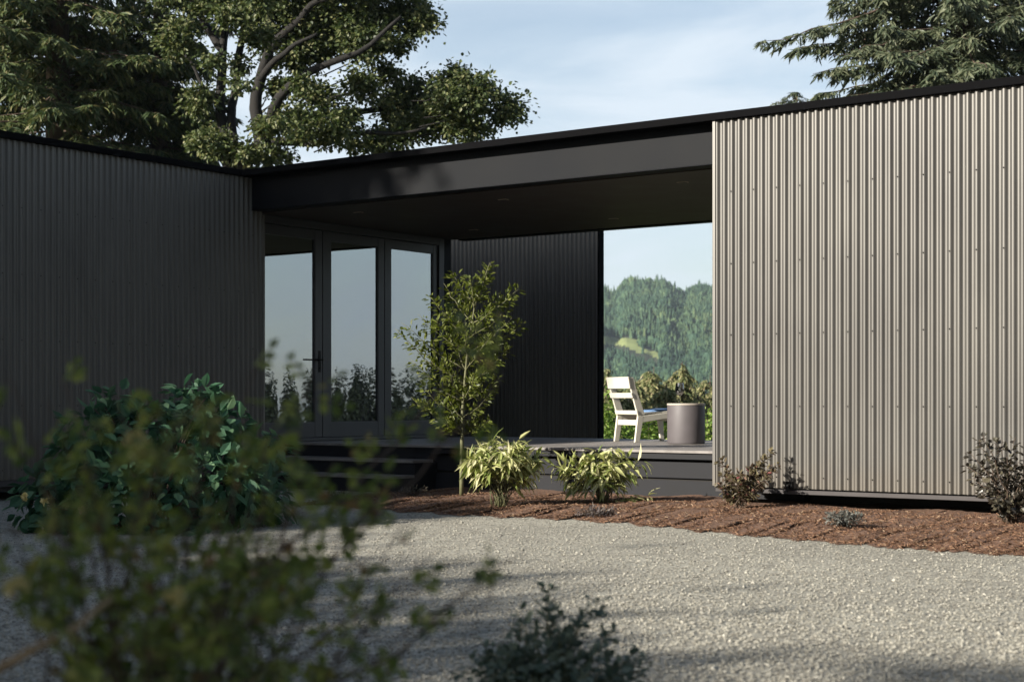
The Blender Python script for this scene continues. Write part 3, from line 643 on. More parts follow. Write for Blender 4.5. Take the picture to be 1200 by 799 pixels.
# young tree by the steps
b = px(541, 583, 17.2); b[2] = .04
yt = thing('young_tree', 'slender young green tree standing in front of the deck steps', 'tree', b)
tr = [b, px(541, 540, 17.2), px(542, 480, 17.2), px(547, 420, 17.2), px(556, 360, 17.15), px(574, 308, 17.1)]
mt, ml = MB(), MB()
def poly(pts, n=14):
    pts = np.asarray(pts); s_ = np.concatenate([[0], np.cumsum(np.linalg.norm(np.diff(pts, axis=0), axis=1))]); u = np.linspace(0, s_[-1], n)
    return np.stack([np.interp(u, s_, pts[:, k]) for k in range(3)], 1)
tp = poly(tr, 16); mt.tube(tp, np.linspace(.026, .004, 16), 7)
tips = [(576, 306, 0), (530, 318, .1), (500, 345, 0), (490, 368, .1), (612, 336, -.1), (606, 350, .1), (616, 376, 0), (600, 372, -.2), (520, 332, .2), (550, 325, -.2), (590, 345, .2),
        (505, 395, .2), (520, 420, -.3), (600, 405, .2), (585, 420, -.2), (508, 440, .1), (470, 378, .1), (463, 385, 0), (485, 400, .1), (480, 420, 0), (492, 445, .1), (482, 465, -.1), (500, 470, .1), (520, 470, -.2), (590, 440, .1), (575, 460, -.2), (560, 480, .2), (535, 450, .3), (560, 400, .35), (545, 375, -.35), (530, 390, .3), (515, 490, -.1), (590, 380, .3), (575, 360, -.3), (525, 365, .2), (570, 430, .3), (575, 490, 0), (540, 345, .25), (565, 335, -.1), (512, 372, -.2), (555, 440, -.3), (545, 420, .4), (572, 395, -.4)]
Bs, Ds, Ns = [], [], []
for x, y, dz in tips:
    tip = px(x, y, 17.15 + dz)
    zz = min(tip[2] - .25 - .35 * np.linalg.norm(tip[:2] - tp[-1][:2]) , 2.6); zz = max(zz, .75)
    i = np.argmin(abs(tp[:, 2] - zz)); s0 = tp[i]
    mid = (s0 + tip) / 2 + np.array([0, 0, -.06]); pts = bez(s0, mid, tip, np.linspace(0, 1, 8)); pts[1:-1] += rng.normal(0, .012, (6, 3)); mt.tube(pts, np.linspace(.009, .002, 8), 4)
    per = 80; uu = .25 + .7 * rng.random(per); p = np.stack([np.interp(uu, np.linspace(0, 1, 8), pts[:, k]) for k in range(3)], 1)
    tg = nrm(tip - mid)[None] + 0 * p; r = rdir(per); r = nrm(r - (r * tg).sum(1, keepdims=True) * tg)
    Bs.append(p + r * .07 * rng.random((per, 1))); Ds.append(r * .8 + tg * .7 + [0, 0, -.1]); Ns.append(np.array([0, 0, 1.]) + rng.normal(0, .5, (per, 3)))
Bs, Ds, Ns = map(np.vstack, (Bs, Ds, Ns)); n = len(Bs)
ml.leaves(Bs, Ds, Ns, .068 * rng.uniform(.6, 1.2, n), .03 * rng.uniform(.7, 1.2, n), OVAL, .25, .2)
obj('trunk', mt, M['stem_green'], yt, smooth=True); obj('crown', ml, M['leaf_maple'], yt)

# broad leaved shrub in the shade of the left wing
def leafy_cloud(ml, lobes, n, L, W, up=1., spread=.5, shape=OVAL, droop=.2):
    for c, r in lobes:
        k = int(n * r[0] * r[2]); c = np.asarray(c); r = np.asarray(r)
        v = rdir(k) * (rng.random((k, 1)) ** .35); p = c + v * r
        ml.leaves(p, nrm(v * .8 + rng.normal(0, .5, (k, 3)) + [0, 0, -.35]), np.array([0, 0, up]) + v * .7 + rng.normal(0, spread, (k, 3)), L * rng.uniform(.6, 1.2, k), W * rng.uniform(.7, 1.2, k), shape, .2, droop)
b = ground_at(175, 625, 0.); b[2] = 0
gs = thing('broad_leaf_shrub', 'large blue green broad leaved shrub in front of the left wall', 'shrub', b)
lobes = [(px(x, y, D + 2.2), (rx * (D + 2.2) / F, rz, ry * (D + 2.2) / F)) for x, y, D, rx, ry, rz in ((115, 520, 11.3, 55, 42, .35), (60, 585, 11.0, 48, 40, .3), (180, 505, 11.4, 55, 40, .35), (245, 500, 11.6, 50, 40, .3), (160, 580, 10.9, 80, 50, .4), (250, 570, 11.2, 60, 50, .35), (305, 545, 12.2, 38, 42, .3), (300, 590, 11.6, 40, 40, .3), (90, 625, 10.8, 60, 20, .3), (200, 630, 10.7, 80, 20, .3), (130, 475, 11.5, 28, 22, .2), (225, 468, 11.6, 30, 20, .2))]
ml = MB(); leafy_cloud(ml, lobes, 2500, .14, .08); ms = MB()
for c, r in lobes:
    for k in range(4):
        tip = c + rdir(1)[0] * r * .7; ms.tube(bez(b + rng.normal(0, .06, 3) * [1, 1, 0], np.array([(b[0] * .6 + tip[0] * .4), (b[1] + tip[1]) / 2, tip[2] * .7]), tip, np.linspace(0, 1, 8)), np.linspace(.011, .004, 8), 5)
obj('stems', ms, M['stem_brown'], gs, smooth=True); obj('foliage', ml, M['leaf_broad'], gs)

def blossom(par, c, r, mat):
    mb = MB(); k = 14; v = nrm(rdir(k) + [0, -.3, .6]); mb.leaves(np.asarray(c) + v * r * .15, v, rdir(k) , r, r * .9, OVAL, .3, .3); obj('flower', mb, mat, par)
for x, y, D, r, m in ((30, 583, 12.6, .04, 'petal_cream'), (52, 588, 12.6, .035, 'petal_cream'), (96, 597, 12.5, .035, 'petal_pink')) or ((30, 581, 12.6, .05, 'petal_cream'), (52, 586, 12.6, .045, 'petal_cream'), (72, 598, 12.5, .06, 'petal_pink'), (100, 592, 12.5, .055, 'petal_pink'), (40, 620, 12.5, .04, 'petal_cream'), (255, 581, 12.6, .04, 'petal_pink')):
    blossom(gs, px(x, y, D), r, M[m])

# blurred rose bush close to the camera
b = np.array([-.62, 2.7, 0.])
rose = thing('rose_bush', 'loose yellow green rose bush close to the camera, out of focus', 'bush', b)
tips = [(55, 470, 2.6), (130, 446, 2.8), (190, 452, 2.5), (255, 436, 2.7), (300, 428, 2.9), (368, 430, 3.0), (335, 470, 2.6), (395, 540, 2.7), (440, 590, 2.8), (478, 612, 2.9), (545, 655, 2.7), (618, 645, 2.8), (606, 672, 2.8), (575, 705, 2.6), (480, 560, 2.9), (10, 440, 2.7), (70, 440, 2.9), (20, 520, 2.5), (100, 545, 2.5), (200, 520, 2.4), (280, 545, 2.5), (350, 640, 2.4), (425, 690, 2.4), (300, 720, 2.3), (150, 690, 2.2), (50, 680, 2.3), (10, 610, 2.4), (230, 640, 2.3), (340, 560, 2.8), (290, 600, 2.5), (150, 600, 2.4), (220, 580, 2.6), (80, 600, 2.6), (370, 590, 2.6), (260, 690, 2.3), (390, 740, 2.3), (330, 780, 2.2), (200, 760, 2.2), (100, 750, 2.2), (20, 750, 2.2), (470, 760, 2.4), (440, 650, 2.7), (500, 690, 2.6), (310, 490, 2.8), (250, 480, 2.6), (180, 560, 2.7), (120, 640, 2.4), (410, 620, 2.9), (270, 770, 2.2), (360, 520, 2.9), (520, 640, 2.8), (240, 540, 2.5), (60, 560, 2.7), (160, 500, 2.7), (320, 650, 2.5), (220, 700, 2.3), (130, 790, 2.1), (60, 640, 2.4), (350, 700, 2.4)]
ms, ml = MB(), MB(); Bs, Ds, Ns = [], [], []
def cane(pts, per, r0=.006, u0=.35):
    pts = poly(pts, 22); pts[1:-1] += rng.normal(0, .004, (20, 3)); ms.tube(pts, np.linspace(r0, .0012, 22), 5)
    u = np.linspace(0, 1, 22)
    for k in range(per):
        q = u0 + (1 - u0) * rng.random(); i = q * 21; p = np.array([np.interp(q, u, pts[:, c]) for c in range(3)]); tg = nrm(pts[min(int(i) + 1, 21)] - pts[max(int(i) - 1, 0)])
        dr = nrm(rdir(1)[0] + [0, 0, .3] + tg * .4); ln = rng.uniform(.04, .09); e = p + dr * ln; ms.tube([p, (p + e) / 2 + [0, 0, .004], e], [.0014, .001, .0008], 3)
        sd = nrm(np.cross(dr, rdir(1)[0])); nn = np.cross(sd, dr)
        for f_, s_ in ((.45, 1), (.45, -1), (.75, 1), (.75, -1), (1, 0)):
            Bs.append(p + dr * ln * f_); Ds.append(dr * (.55 if s_ else 1) + sd * s_ + [0, 0, -.15]); Ns.append(nn * (1 if nn[2] > 0 else -1) + rng.normal(0, .3, 3))
for x, y, D in tips:
    tip = px(x, y, D); s0 = b + np.array([rng.normal(0, .1), rng.normal(0, .1), 0])
    mid = np.array([s0[0] * .55 + tip[0] * .45, s0[1] * .5 + tip[1] * .5, max(tip[2] * .85, .3)]); cane(bez(s0, mid, tip, np.linspace(0, 1, 12)), 7 if x > 400 else 12)
# one long cane leaning in front of the young tree
cane([b, px(240, 720, 2.7), px(400, 590, 2.9), px(500, 480, 3.1), px(560, 400, 3.2), px(592, 372, 3.25)], 18, .007, .6)
cane([b, px(300, 720, 2.7), px(450, 600, 2.9), px(540, 500, 3.0), px(590, 440, 3.1)], 9, .007, .6)
Bs, Ds, Ns = map(np.array, (Bs, Ds, Ns)); n = len(Bs)
ml.leaves(Bs, Ds, Ns, .029 * rng.uniform(.6, 1.25, n), .018 * rng.uniform(.7, 1.2, n), OVAL, .25, .2)
obj('stems', ms, M['stem_brown'], rose, smooth=True); obj('foliage', ml, M['leaf_rose'], rose)
mb = MB(); mb.tube([px(-20, 795, 2.2), px(40, 760, 2.2), px(85, 738, 2.25), px(130, 700, 2.3)], [.007, .006, .005, .004], 7); obj('dry_cane', mb, M['cane'], rose, smooth=True)
for x, y, D, r, m in ((160, 516, 2.5, .018, 'petal_cream'), (172, 525, 2.5, .015, 'petal_cream'), (168, 533, 2.4, .02, 'petal_cream'), (20, 690, 2.3, .02, 'petal_cream'), (205, 700, 2.25, .016, 'petal_cream')):
    blossom(rose, px(x, y, D), r, M[m])

# sage bush at the bottom edge
b = np.array([.13, 5.1, 0.])
st = [px(x, y, D) for x, y, D in ((642, 684, 5.2), (700, 702, 5.1), (694, 712, 5.0), (640, 705, 5.1), (600, 735, 5.1), (560, 745, 5.1), (575, 765, 4.9), (620, 730, 4.9), (660, 735, 5.0), (680, 735, 5.2), (720, 740, 5.1), (745, 760, 5.1), (755, 790, 5.), (535, 785, 5.), (605, 715, 5.2), (650, 720, 5.2), (705, 760, 4.9), (640, 765, 4.8), (590, 790, 4.8), (690, 790, 4.8), (730, 780, 4.9), (550, 800, 4.9), (665, 760, 5.), (615, 760, 5.))] + dome(b, 30, .36, .34, .32, .3)
shrub('sage_bush', 'round grey green sage bush at the near edge of the gravel', 'bush', b, st, M['leaf_sage'], M['stem_green'], .034, .022, 46, OVAL, .25, .1, 0, .03, .005, .6, fold=.15)

# ------------------------------------------------------------------ trees
def limb(mb, pts, r0, r1, n=12, k=8, wob=.05):
    p = poly(pts, n); p[1:-1] += rng.normal(0, wob * 1.5, (n - 2, 3))
    for _ in range(2): p[1:-1] = (p[:-2] + 2 * p[1:-1] + p[2:]) / 4
    mb.tube(p, np.linspace(r0, r1, n), k); return p
def crown(ml, lobes, D, cl=15., leaves=24, L=.17, W=.11, rc=.34, dens=2.6, zr=.8):
    C = []
    for x, y, rx, ry in lobes:
        n = int(math.pi * rx * ry / cl ** 2 * dens) + 2
        v = rdir(n) * (rng.random((n, 1)) ** .42)
        C.append(px(x, y, D) + v * np.array([rx, rx * zr, ry]) * D / F + np.array([0, rng.normal(0, .5), 0]))
    C = np.vstack(C); n = len(C)
    sz = rng.uniform(.5, 1.3, n)
    c = np.repeat(C, leaves, 0); k = len(c); v = rng.normal(0, .5, (k, 3)) * np.repeat(sz, leaves)[:, None] * rc * np.array([1, 1, .7])
    ml.leaves(c + v, nrm(v / rc + rng.normal(0, .5, (k, 3)) + [0, 0, -.2]), np.array([0, 0, .8]) + v / rc + rng.normal(0, .5, (k, 3)), L * rng.uniform(.6, 1.2, k), W * rng.uniform(.7, 1.2, k), OVAL, .2, .1)
    return C
D = 40.
ob = px(285, 300, D); ob[2] = float(height(ob[0], ob[1]))
oak = thing('oak_tree', 'big spreading oak behind the left wing with dark forked stems', 'tree', ob)
mt = MB(); W_ = D / F
P_ = lambda *a: [px(x, y, D + dz) for x, y, dz in a]
limb(mt, [ob, *P_((280, 250, 0), (279, 205, 0))], .45, .32)
limb(mt, P_((276, 215, 0), (264, 180, .2), (266, 130, .4), (259, 95, .3), (264, 55, .6), (262, 0, .8), (255, -70, 1)), .17, .06, 18, wob=.11)
limb(mt, P_((282, 215, 0), (292, 170, -.3), (301, 130, -.4), (303, 90, -.2), (316, 50, -.4), (318, 0, -.5), (330, -80, -.8)), .19, .08, 18, wob=.11)
limb(mt, P_((272, 200, 0), (283, 120, .8), (278, 60, .9), (292, 0, 1.), (290, -60, 1)), .14, .06, 16, wob=.09)
limb(mt, P_((290, 185, 0), (318, 150, -.8), (335, 110, -1.2), (352, 85, -1.5), (388, 78, -1.8), (425, 55, -2), (470, 20, -2)), .17, .04, 18, wob=.1)
limb(mt, P_((300, 170, 0), (345, 140, .8), (385, 125, 1.), (430, 128, 1.2), (480, 118, 1.2), (540, 118, 1.), (600, 135, 1)), .12, .03, 18, wob=.08)
limb(mt, P_((310, 165, 0), (370, 168, -.6), (430, 158, -1), (500, 150, -1)), .12, .03, 14)
limb(mt, P_((318, 60, -.3), (350, 20, -.6), (400, -10, -1)), .14, .05); limb(mt, P_((262, 60, .5), (235, 20, 1), (210, -30, 1)), .12, .05)
limb(mt, P_((265, 130, .4), (240, 105, .8), (215, 62, 1)), .08, .03); limb(mt, P_((303, 95, -.2), (335, 60, -.8), (372, 40, -1)), .1, .04); limb(mt, P_((270, 165, .3), (250, 150, .5), (232, 120, .6)), .07, .02)
lobes = [(400, 25, 62, 38), (468, 8, 34, 24), (497, 22, 14, 12), (345, 55, 38, 26), (478, 108, 46, 30), (530, 92, 18, 22), (548, 122, 40, 28), (600, 132, 20, 15), (505, 142, 42, 20), (440, 160, 40, 18), (385, 165, 40, 20), (335, 15, 40, 26), (250, 5, 30, 16), (310, 182, 40, 12), (372, 112, 24, 16), (215, 48, 20, 26), (425, 105, 24, 14), (555, 152, 36, 14), (290, 15, 26, 16), (365, 20, 30, 26), (430, 55, 28, 18), (345, 140, 22, 14), (235, 118, 16, 18), (250, 172, 26, 16), (405, 135, 16, 10), (450, 85, 20, 10), (330, 100, 14, 12), (275, 68, 10, 9), (470, 50, 14, 10),
         (400, -50, 90, 50), (300, -60, 90, 50), (480, -60, 50, 40), (350, -130, 110, 60), (240, -70, 50, 50), (200, -10, 20, 20)]
front_lobes = [(300, 40, 22, 14), (268, 22, 16, 10), (325, 155, 22, 9), (243, 165, 18, 9), (345, 95, 14, 8), (288, 108, 9, 7), (250, 75, 9, 9), (318, 20, 14, 10)]
ml = MB(); crown(ml, front_lobes, D - 2.5, 11., 34, .125, .085, .25, 2.6); cc = crown(ml, lobes, D, 13.5, 52, .125, .085, .33, 3.2)
for q in cc[rng.random(len(cc)) < .07]:                  # twigs that carry the leaf clumps
    v_ = nrm(np.array([ob[0], ob[1], q[2] - 1.2]) - q); c = q + v_ * rng.uniform(.6, 1.5); mt.tube([c, (c + q) / 2 + rng.normal(0, .06, 3), q], [.02, .014, .008], 4, False)
obj('trunk', mt, M['bark'], oak, smooth=True); obj('crown', ml, M['leaf_oak'], oak)

def fir(name, label, base, Ht, z0, spread, lm, nb, extra=(), group=None, droop=.25, tw=26, blade=.16, k=9, seedz=None, topz=None, bw=.028):
    base = np.asarray(base, float); o = thing(name, label, 'tree', base, group)
    mt, ml = MB(), MB(); mt.tube([base, base + [0, 0, Ht * .5], base + [.1, 0, Ht]], [.018 * Ht, .011 * Ht, .02], 10)
    Bs, Ds, Ns = [], [], []
    br = [(z0 + (Ht - z0 - .3) * ((i + rng.random()) / nb), rng.random() * 6.283, None) for i in range(nb)] + [(z, a, l) for z, a, l in extra] + [(Ht - q * 2., rng.random() * 6.283, .1 + q * 1.1) for q in rng.random(18)]
    for z, a, l in br:
        if topz and z > topz and l is None and rng.random() < .75: continue
        if l is None: l = spread * max(.06, (1 - (z - z0 * .3) / (Ht - z0 * .3)) ** .75) * rng.uniform(.65, 1.15)
        dr = np.array([math.cos(a), math.sin(a), 0]); s0 = base + [0, 0, z]
        up = rng.uniform(-.1, .2)
        u = np.linspace(0, 1, 9)[:, None]; pts = s0 + dr * l * u + np.array([0, 0, 1]) * l * (up * u - droop * 1.5 * u ** 2 + droop * .9 * u ** 3); pts[1:] += rng.normal(0, .02 * l, (8, 3)) * .5
        mt.tube(pts, np.linspace(.012 + .008 * l, .006, 9), 4, False)
        nt_ = max(4, int(tw * l / 4)); q = .12 + .88 * rng.random(nt_); sgn = np.where(rng.random(nt_) < .5, -1, 1)[:, None]
        p = np.stack([np.interp(q, u[:, 0], pts[:, c]) for c in range(3)], 1); sd = np.array([-dr[1], dr[0], 0])
        tl = (.25 + .42 * (1 - q) * l ** .5)[:, None] * rng.uniform(.5, 1.1, (nt_, 1)); td = nrm(dr * .75 + sd * sgn * rng.uniform(.4, 1.1, (nt_, 1)) + np.array([0, 0, 1]) * rng.uniform(-.75, .05, (nt_, 1)))
        # sprays of needles along every twig
        f_ = np.linspace(.05, 1, k)[None, :, None]; pp = (p[:, None] + td[:, None] * tl[:, None] * f_ + np.array([0, 0, -1]) * (tl[:, None] * f_ ** 2 * .35)).reshape(-1, 3)
        s2 = nrm(np.cross(td, [0, 0, 1])); ds = (td[:, None] * .8 + s2[:, None] * np.where(np.arange(k) % 2, 1, -1)[None, :, None] * .75 + np.array([0, 0, -.3])).reshape(-1, 3) + rng.normal(0, .25, (nt_ * k, 3))
        Bs.append(pp); Ds.append(ds); Ns.append(np.array([0, 0, 1.]) + rng.normal(0, .45, (nt_ * k, 3)))
    Bs, Ds, Ns = map(np.vstack, (Bs, Ds, Ns)); n = len(Bs)
    ml.leaves(Bs, Ds, Ns, blade * rng.uniform(.6, 1.3, n), bw * rng.uniform(.7, 1.3, n), ((0, .5), (.5, 1), (1, 0)), .1, .3)
    obj('trunk', mt, M['fir_bark'], o, smooth=True); obj('crown', ml, lm, o); return o
def at(x, D):
    p = px(x, 500, D); p[2] = float(height(p[0], p[1])); return p
G1 = 'dark firs behind the left wing'
fir('fir_tree', 'tall dark fir left of the oak, its brown trunk showing near the top edge', at(68, 43), 26, 3, 4.9, M['leaf_fir'], 420, group=G1, topz=14, tw=56, blade=.24, bw=.06, k=11, droop=.35)
fir('fir_tree', 'drooping dark green fir standing close beside the oak', at(186, 46), 22, 3, 3.6, M['leaf_fir'], 420, group=G1, topz=14, tw=56, blade=.24, bw=.06, k=11, droop=.35)
fir('fir_tree', 'dark fir at the far left edge above the corrugated wall', at(-20, 47), 25, 3, 4.6, M['leaf_fir'], 420, group=G1, topz=14, tw=56, blade=.24, bw=.06, k=11, droop=.35)
fb = at(1128, 40)
zz = lambda y: CAMZ + (HOR - y) / F * 40 - fb[2]
fir('grey_fir_tree', 'big grey green fir behind the sunlit wall, branches reaching left', fb, 27, 4, 5.2, M['leaf_fir_b'], 400, extra=[(zz(-5), math.pi + .1, 5.2), (zz(15), math.pi - .2, 4.2), (zz(60), math.pi + .15, 3.9), (zz(72), math.pi - .1, 3.6), (zz(85), math.pi + .3, 3.3), (zz(30), math.pi + .4, 3.9), (zz(50), math.pi * 1.3, 4), (zz(40), math.pi * 1.5, 4), (zz(65), math.pi * 1.45, 4.2), (zz(20), math.pi * 1.6, 4.2), (zz(10), math.pi * 1.4, 4)], topz=14, tw=60, blade=.22, bw=.055, k=11, droop=.32)
sb = at(931, 62); fir('small_conifer', 'tip of a small conifer just above the roof edge', sb, CAMZ + (HOR - 108) / F * 62 - sb[2], 6, 2.2, M['leaf_fir_b'], 110, extra=[(CAMZ + (HOR - y_) / F * 62 - sb[2], a_, l_) for y_, a_, l_ in ((113, 3.3, .5), (117, 0, .5), (119, 2.8, .75), (121, .3, .8), (123, 3.4, 1.), (125, 0, 1.))], tw=34, blade=.2, bw=.05)

# trees outside the frame, left of the camera for the drive's shadows, others added to block light
def tree_mesh(par, c0, hz, r, n, trunk):
    mt, ml = MB(), MB(); mt.tube(trunk, np.linspace(.32, .08, len(trunk)), 8)
    v = rdir(n); v = v / np.maximum(np.abs(v).max(1, keepdims=True), .5) ** .6 * rng.random((n, 1)) ** .33; c = v * np.array([r, r, hz]) * .94 + c0
    for i in range(0, n, 12): mt.tube(np.array([c0 - [0, 0, hz * .6], (c[i] + c0 - [0, 0, hz * .4]) / 2, c[i]]), [.09, .05, .02], 4)
    c = np.repeat(c, 24, 0); m = len(c); w2 = rng.normal(0, .3, (m, 3)); ml.leaves(c + w2, rdir(m), np.array([0, 0, .5]) + rdir(m), rng.uniform(.2, .36, m), rng.uniform(.14, .24, m), OVAL, .2, .1)
    obj('trunk', mt, M['bark'], par, smooth=True); obj('crown', ml, M['leaf_oak'], par)
def sunpos(a, q):
    p = a * SH + q * np.array([.527, -.85]); return np.array([p[0], p[1], float(height(p[0], p[1]))])
proto = thing('shade_tree', 'tall broad unseen shade tree outside the frame around the drive', 'tree', (0, 0, 0), 'shade trees around the drive')
tree_mesh(proto, np.array([0, 0, 6.6]), 3.6, 3.1, 620, [[0, 0, 0], [.1, 0, 4], [0, .1, 8]])
TREES = [(sunpos(a, q), top, r) for a, q, top, r in ((20, -5.2, 8.9, 3.2), (21, -.5, 9.5, 3.6), (19, 4.5, 9.5, 3.6), (24, -9.1, 11.4, 2.4), (24.6, -7.0, 11.25, 2.5), (26, -14.2, 13.4, 2.1), (27, -11.7, 12.8, 2.0), (27, 8, 13, 4), (10, 3, 8.5, 3), (30, -2, 14, 4))]
TREES += [(np.array([x, y, 0.]), h, r) for x, y, h, r in ((9, -6, 12, 4), (2, -13, 13, 4), (-6, -15, 13, 4), (13, -10, 14, 5), (3, -7.5, 15, 4.5), (-3.5, -9, 14, 4))]  # ring added out of view to block sky light and deepen the shade
for i, (p, top, r) in enumerate(TREES):
    o = proto if i == 0 else copy_tree(proto)
    o.location = [float(c) for c in p]; o.scale = (r / 3.1, r / 3.1, top / 10.2); o.rotation_euler[2] = i * 1.7
p = sunpos(14, -19.0); hc = thing('unseen_shade_tree', 'unseen tree beyond the left wing, its high crown shaped to shade the beam', 'tree', p)
tree_mesh(hc, p + [0, 0, 14.1], 1.9, 2.8, 330, [p, p + [.1, 0, 6], p + [0, .1, 12]])  # crown set high to shade the beam while sun still reaches the chair
p = sunpos(17, -22.4); hc = thing('unseen_shade_tree', 'unseen tree added beyond the left wing to shade the screen wall', 'tree', p)
tree_mesh(hc, p + [0, 0, 15.6], 2.2, 2.4, 320, [p, p + [.1, 0, 7], p + [0, .1, 14]])  # added to keep the sun off the top of the screen wall

# ------------------------------------------------------------------ beyond the deck
def conifers(mb, P, Hs, sides=6, tiers=3, wr=.17):
    n = len(P)
    for k in range(tiers):
        f0 = .08 + .9 * k / tiers; f1 = min(1., f0 + 1.7 / tiers) if k < tiers - 1 else 1.
        rr = wr * (1 - k / (tiers + .6)) * rng.uniform(.75, 1.25, (n, sides)) * Hs[:, None]
        a = np.linspace(0, 2 * np.pi, sides, endpoint=False)[None] + rng.random((n, 1)) * 6.28
        ring = np.stack([rr * np.cos(a), rr * np.sin(a), Hs[:, None] * (f0 + rng.normal(0, .035, (n, sides)))], -1) + P[:, None]
        tip = P + np.stack([rng.normal(0, .015, n) * Hs, rng.normal(0, .015, n) * Hs, Hs * f1], 1)
        v = np.concatenate([ring, tip[:, None]], 1)
        f = np.array([[j, (j + 1) % sides, sides] for j in range(sides)])
        mb.add(v.reshape(-1, 3), (f[None] + (np.arange(n) * (sides + 1))[:, None, None]).reshape(-1, 3))
def blobs(mb, P, Hs):
    n = len(P); phi = np.array([0, .6, 1.2, 1.9, 2.6]); k = 6
    a = np.linspace(0, 2 * np.pi, k, endpoint=False)
    ring = np.stack([np.sin(phi)[:, None] * np.cos(a), np.sin(phi)[:, None] * np.sin(a), np.repeat(np.cos(phi)[:, None], k, 1)], -1).reshape(-1, 3)
    v = ring[None] * rng.uniform(.75, 1.25, (n, len(ring), 1)) * Hs[:, None, None] * np.array([.42, .42, .5]) + P[:, None] + np.stack([0 * Hs, 0 * Hs, Hs * .5], 1)[:, None]
    m = len(phi); i = np.arange(m - 1)[:, None]; j = np.arange(k)[None]
    q = np.stack([i * k + j, (i + 1) * k + j, (i + 1) * k + (j + 1) % k, i * k + (j + 1) % k], -1).reshape(-1, 4)
    mb.add(v.reshape(-1, 3), (q[None] + (np.arange(n) * m * k)[:, None, None]).reshape(-1, 4))
n = 32000
th = rng.uniform(.02, .2, n); r = np.sqrt(rng.uniform(330 ** 2, 1540 ** 2, n))
X, Y = r * np.sin(th), r * np.cos(th); xs = 600 + F * np.tan(th); z = height(X, Y); ys = HOR - (z - CAMZ) / Y * F
Hs = rng.uniform(5., 9., n) * (1 + .5 * (rng.random(n) < .1)); mead = clearing(xs, ys) | clearing(xs, ys - Hs / r * F * .5) | clearing(xs, ys - Hs / r * F * .95)
keep = ~mead; X, Y, z, r = X[keep], Y[keep], z[keep], r[keep]; n = len(X)
P = np.stack([X, Y, z - .5], 1); Hs = Hs[keep]
rd = rng.random(n) < .2
mb = MB(); conifers(mb, P[~rd], Hs[~rd], 6, 4, .15); blobs(mb, P[rd], Hs[rd] * .7)
tag(obj('hillside_forest', mb, M['forest']), 'dense conifer forest covering the far hillside across the valley', 'forest', kind='stuff')
# wood to the right, mirrored in the glass doors
n = 760; a = rng.uniform(.95, 1.95, n); r = rng.uniform(170, 340, n); X, Y = r * np.sin(a), r * np.cos(a) + 20
P = np.stack([X, Y, height(X, Y)], 1); top = CAMZ + rng.uniform(.35, 1.0, n) ** 1.5 * .026 * (r + 26); Hs = np.maximum(top - P[:, 2], 4.)
mb = MB(); kc = 330
q = rng.random((n, kc)) ** .7; a = rng.random((n, kc)) * 6.283; q = 1 - q; zc = np.repeat(Hs, kc) * (1 - .97 * (1 - q.ravel()) ** 1.0 * .9)
rad = (.015 + .125 * (1 - zc / np.repeat(Hs, kc))) * np.repeat(Hs, kc) * rng.uniform(.55, 1.1, n * kc); a = a.ravel()
dr = np.stack([np.cos(a), np.sin(a), rng.normal(-.35, .15, n * kc)], 1); b0 = np.repeat(P, kc, 0) + np.stack([0 * a, 0 * a, zc], 1)
mb.leaves(b0 + dr * rad[:, None] * .1, dr, np.stack([rng.normal(0, .3, n * kc), rng.normal(0, .3, n * kc), 1 + 0 * a], 1), rad, .32 + .24 * rad, ((0, .5), (.6, 1), (1, 0)), .3, .25)
tag(obj('valley_wood', mb, M['shade_dark_wood']), 'conifer wood on the slope right of the house, its green darkened for shade', 'wood', kind='stuff')

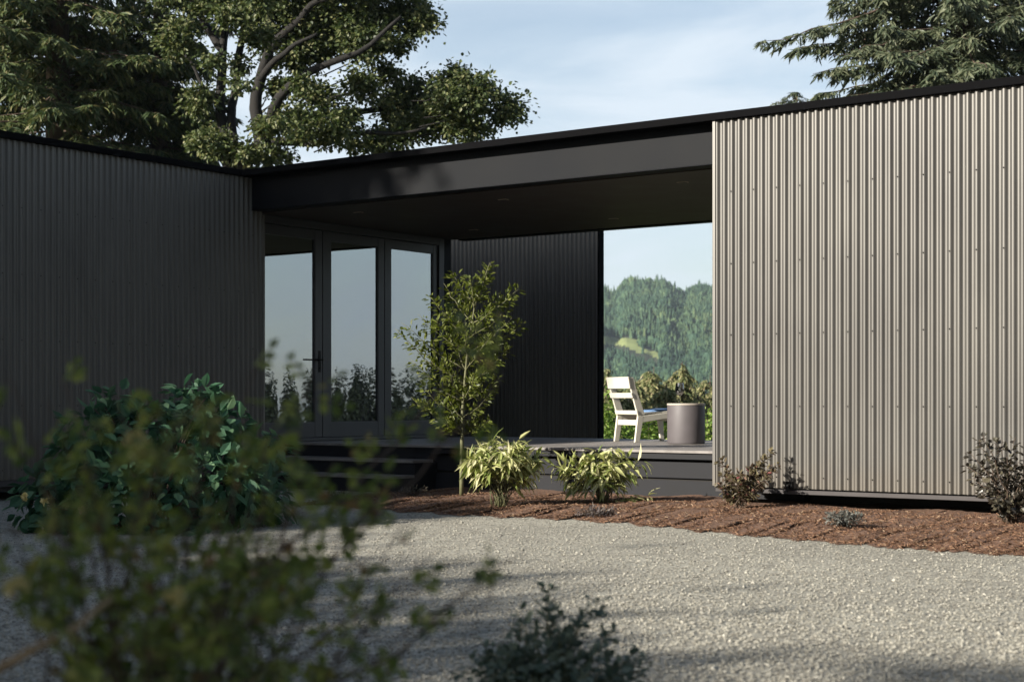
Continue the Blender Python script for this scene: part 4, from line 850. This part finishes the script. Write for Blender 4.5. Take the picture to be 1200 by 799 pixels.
# single olive firs on the slope behind the chair
LB = 'olive fir in the band of trees below the far hillside'
G2 = 'olive green firs on the slope beyond the deck'
for x, ytop, D, lab in ((797, 424, 70, 'pointed olive brown fir rising behind the wine glass'), (764, 430, 82, 'olive green fir between the white chair and the drum table'), (708, 432, 74, 'olive fir beside the dark back wall, above the chair'), (830, 440, 78, 'olive green fir next to the edge of the sunlit wall'), (742, 444, 66, 'short olive fir directly behind the chair backrest'), (778, 448, 60, 'short bushy fir left of the wine glass'), (722, 446, 90, LB), (752, 440, 100, LB), (786, 440, 105, LB), (812, 442, 96, LB), (690, 440, 80, LB), (850, 438, 90, LB), (735, 458, 58, LB), (815, 462, 56, LB)):
    b = at(x, D); fir('slope_fir', lab, b, CAMZ + (HOR - ytop) / F * D - b[2], 1, 2.4, M['mid_trees'], 170, group=G2, tw=26, blade=.24, bw=.08, k=7, droop=.3)
# leafy vines right behind the deck
def vine_row():
    spots = [(706, 24.9, 455), (716, 25.6, 476), (728, 26.3, 488), (745, 25.8, 492), (760, 25.4, 487), (775, 25.7, 490), (792, 25.4, 486), (812, 25.5, 484), (829, 25.2, 479), (842, 25.4, 477), (690, 25.3, 455), (858, 25.6, 478)]
    labs = ['tall bright green vine against the end of the dark back wall', 'bright green vine just left of the chair legs'] 
    for i, (x, D, yt) in enumerate(spots):
        D *= 1.45
        b = at(x, D); top = CAMZ + (HOR - yt) / F * D
        lab = labs[i] if i < 2 else 'leafy bright green vine right of the drum table' if x in (829,) else 'leafy bright green vine behind the deck edge'
        o = thing('vine', lab, 'vine', b, 'leafy vines growing behind the deck'); ml, ms = MB(), MB()
        h = top - b[2]; c = b + [0, 0, h * .55]
        ms.tube([b, b + [.03, 0, h * .5], b + [0, .03, h * .9]], [.03, .02, .01], 6)
        k = 620; v = rdir(k) * rng.random((k, 1)) ** .4; p = c + v * np.array([.36, .4, h * .47])
        ml.leaves(p, v + rng.normal(0, .5, (k, 3)) + [0, 0, -.4], v + [0, 0, .5] + rng.normal(0, .4, (k, 3)), rng.uniform(.07, .14, k), rng.uniform(.06, .11, k), OVAL, .2, .2)
        obj('trunk', ms, M['stem_brown'], o, smooth=True); obj('foliage', ml, M['leaf_vine'], o)
vine_row()

# ------------------------------------------------------------------ air
m, nt, out = new_mat('haze'); pv = N(nt, 'ShaderNodeVolumePrincipled', Density=.00012, Color=(.8, .9, 1., 1)); pv.inputs['Anisotropy'].default_value = .3
nt.links.new(pv.outputs[0], out.inputs['Volume'])
mb = MB(); mb.hexa([(-2500, -2500, -80), (2500, -2500, -80), (2500, 2500, -80), (-2500, 2500, -80), (-2500, -2500, 165), (2500, -2500, 165), (2500, 2500, 165), (-2500, 2500, 165)])
tag(obj('haze', mb, m), kind='stuff')
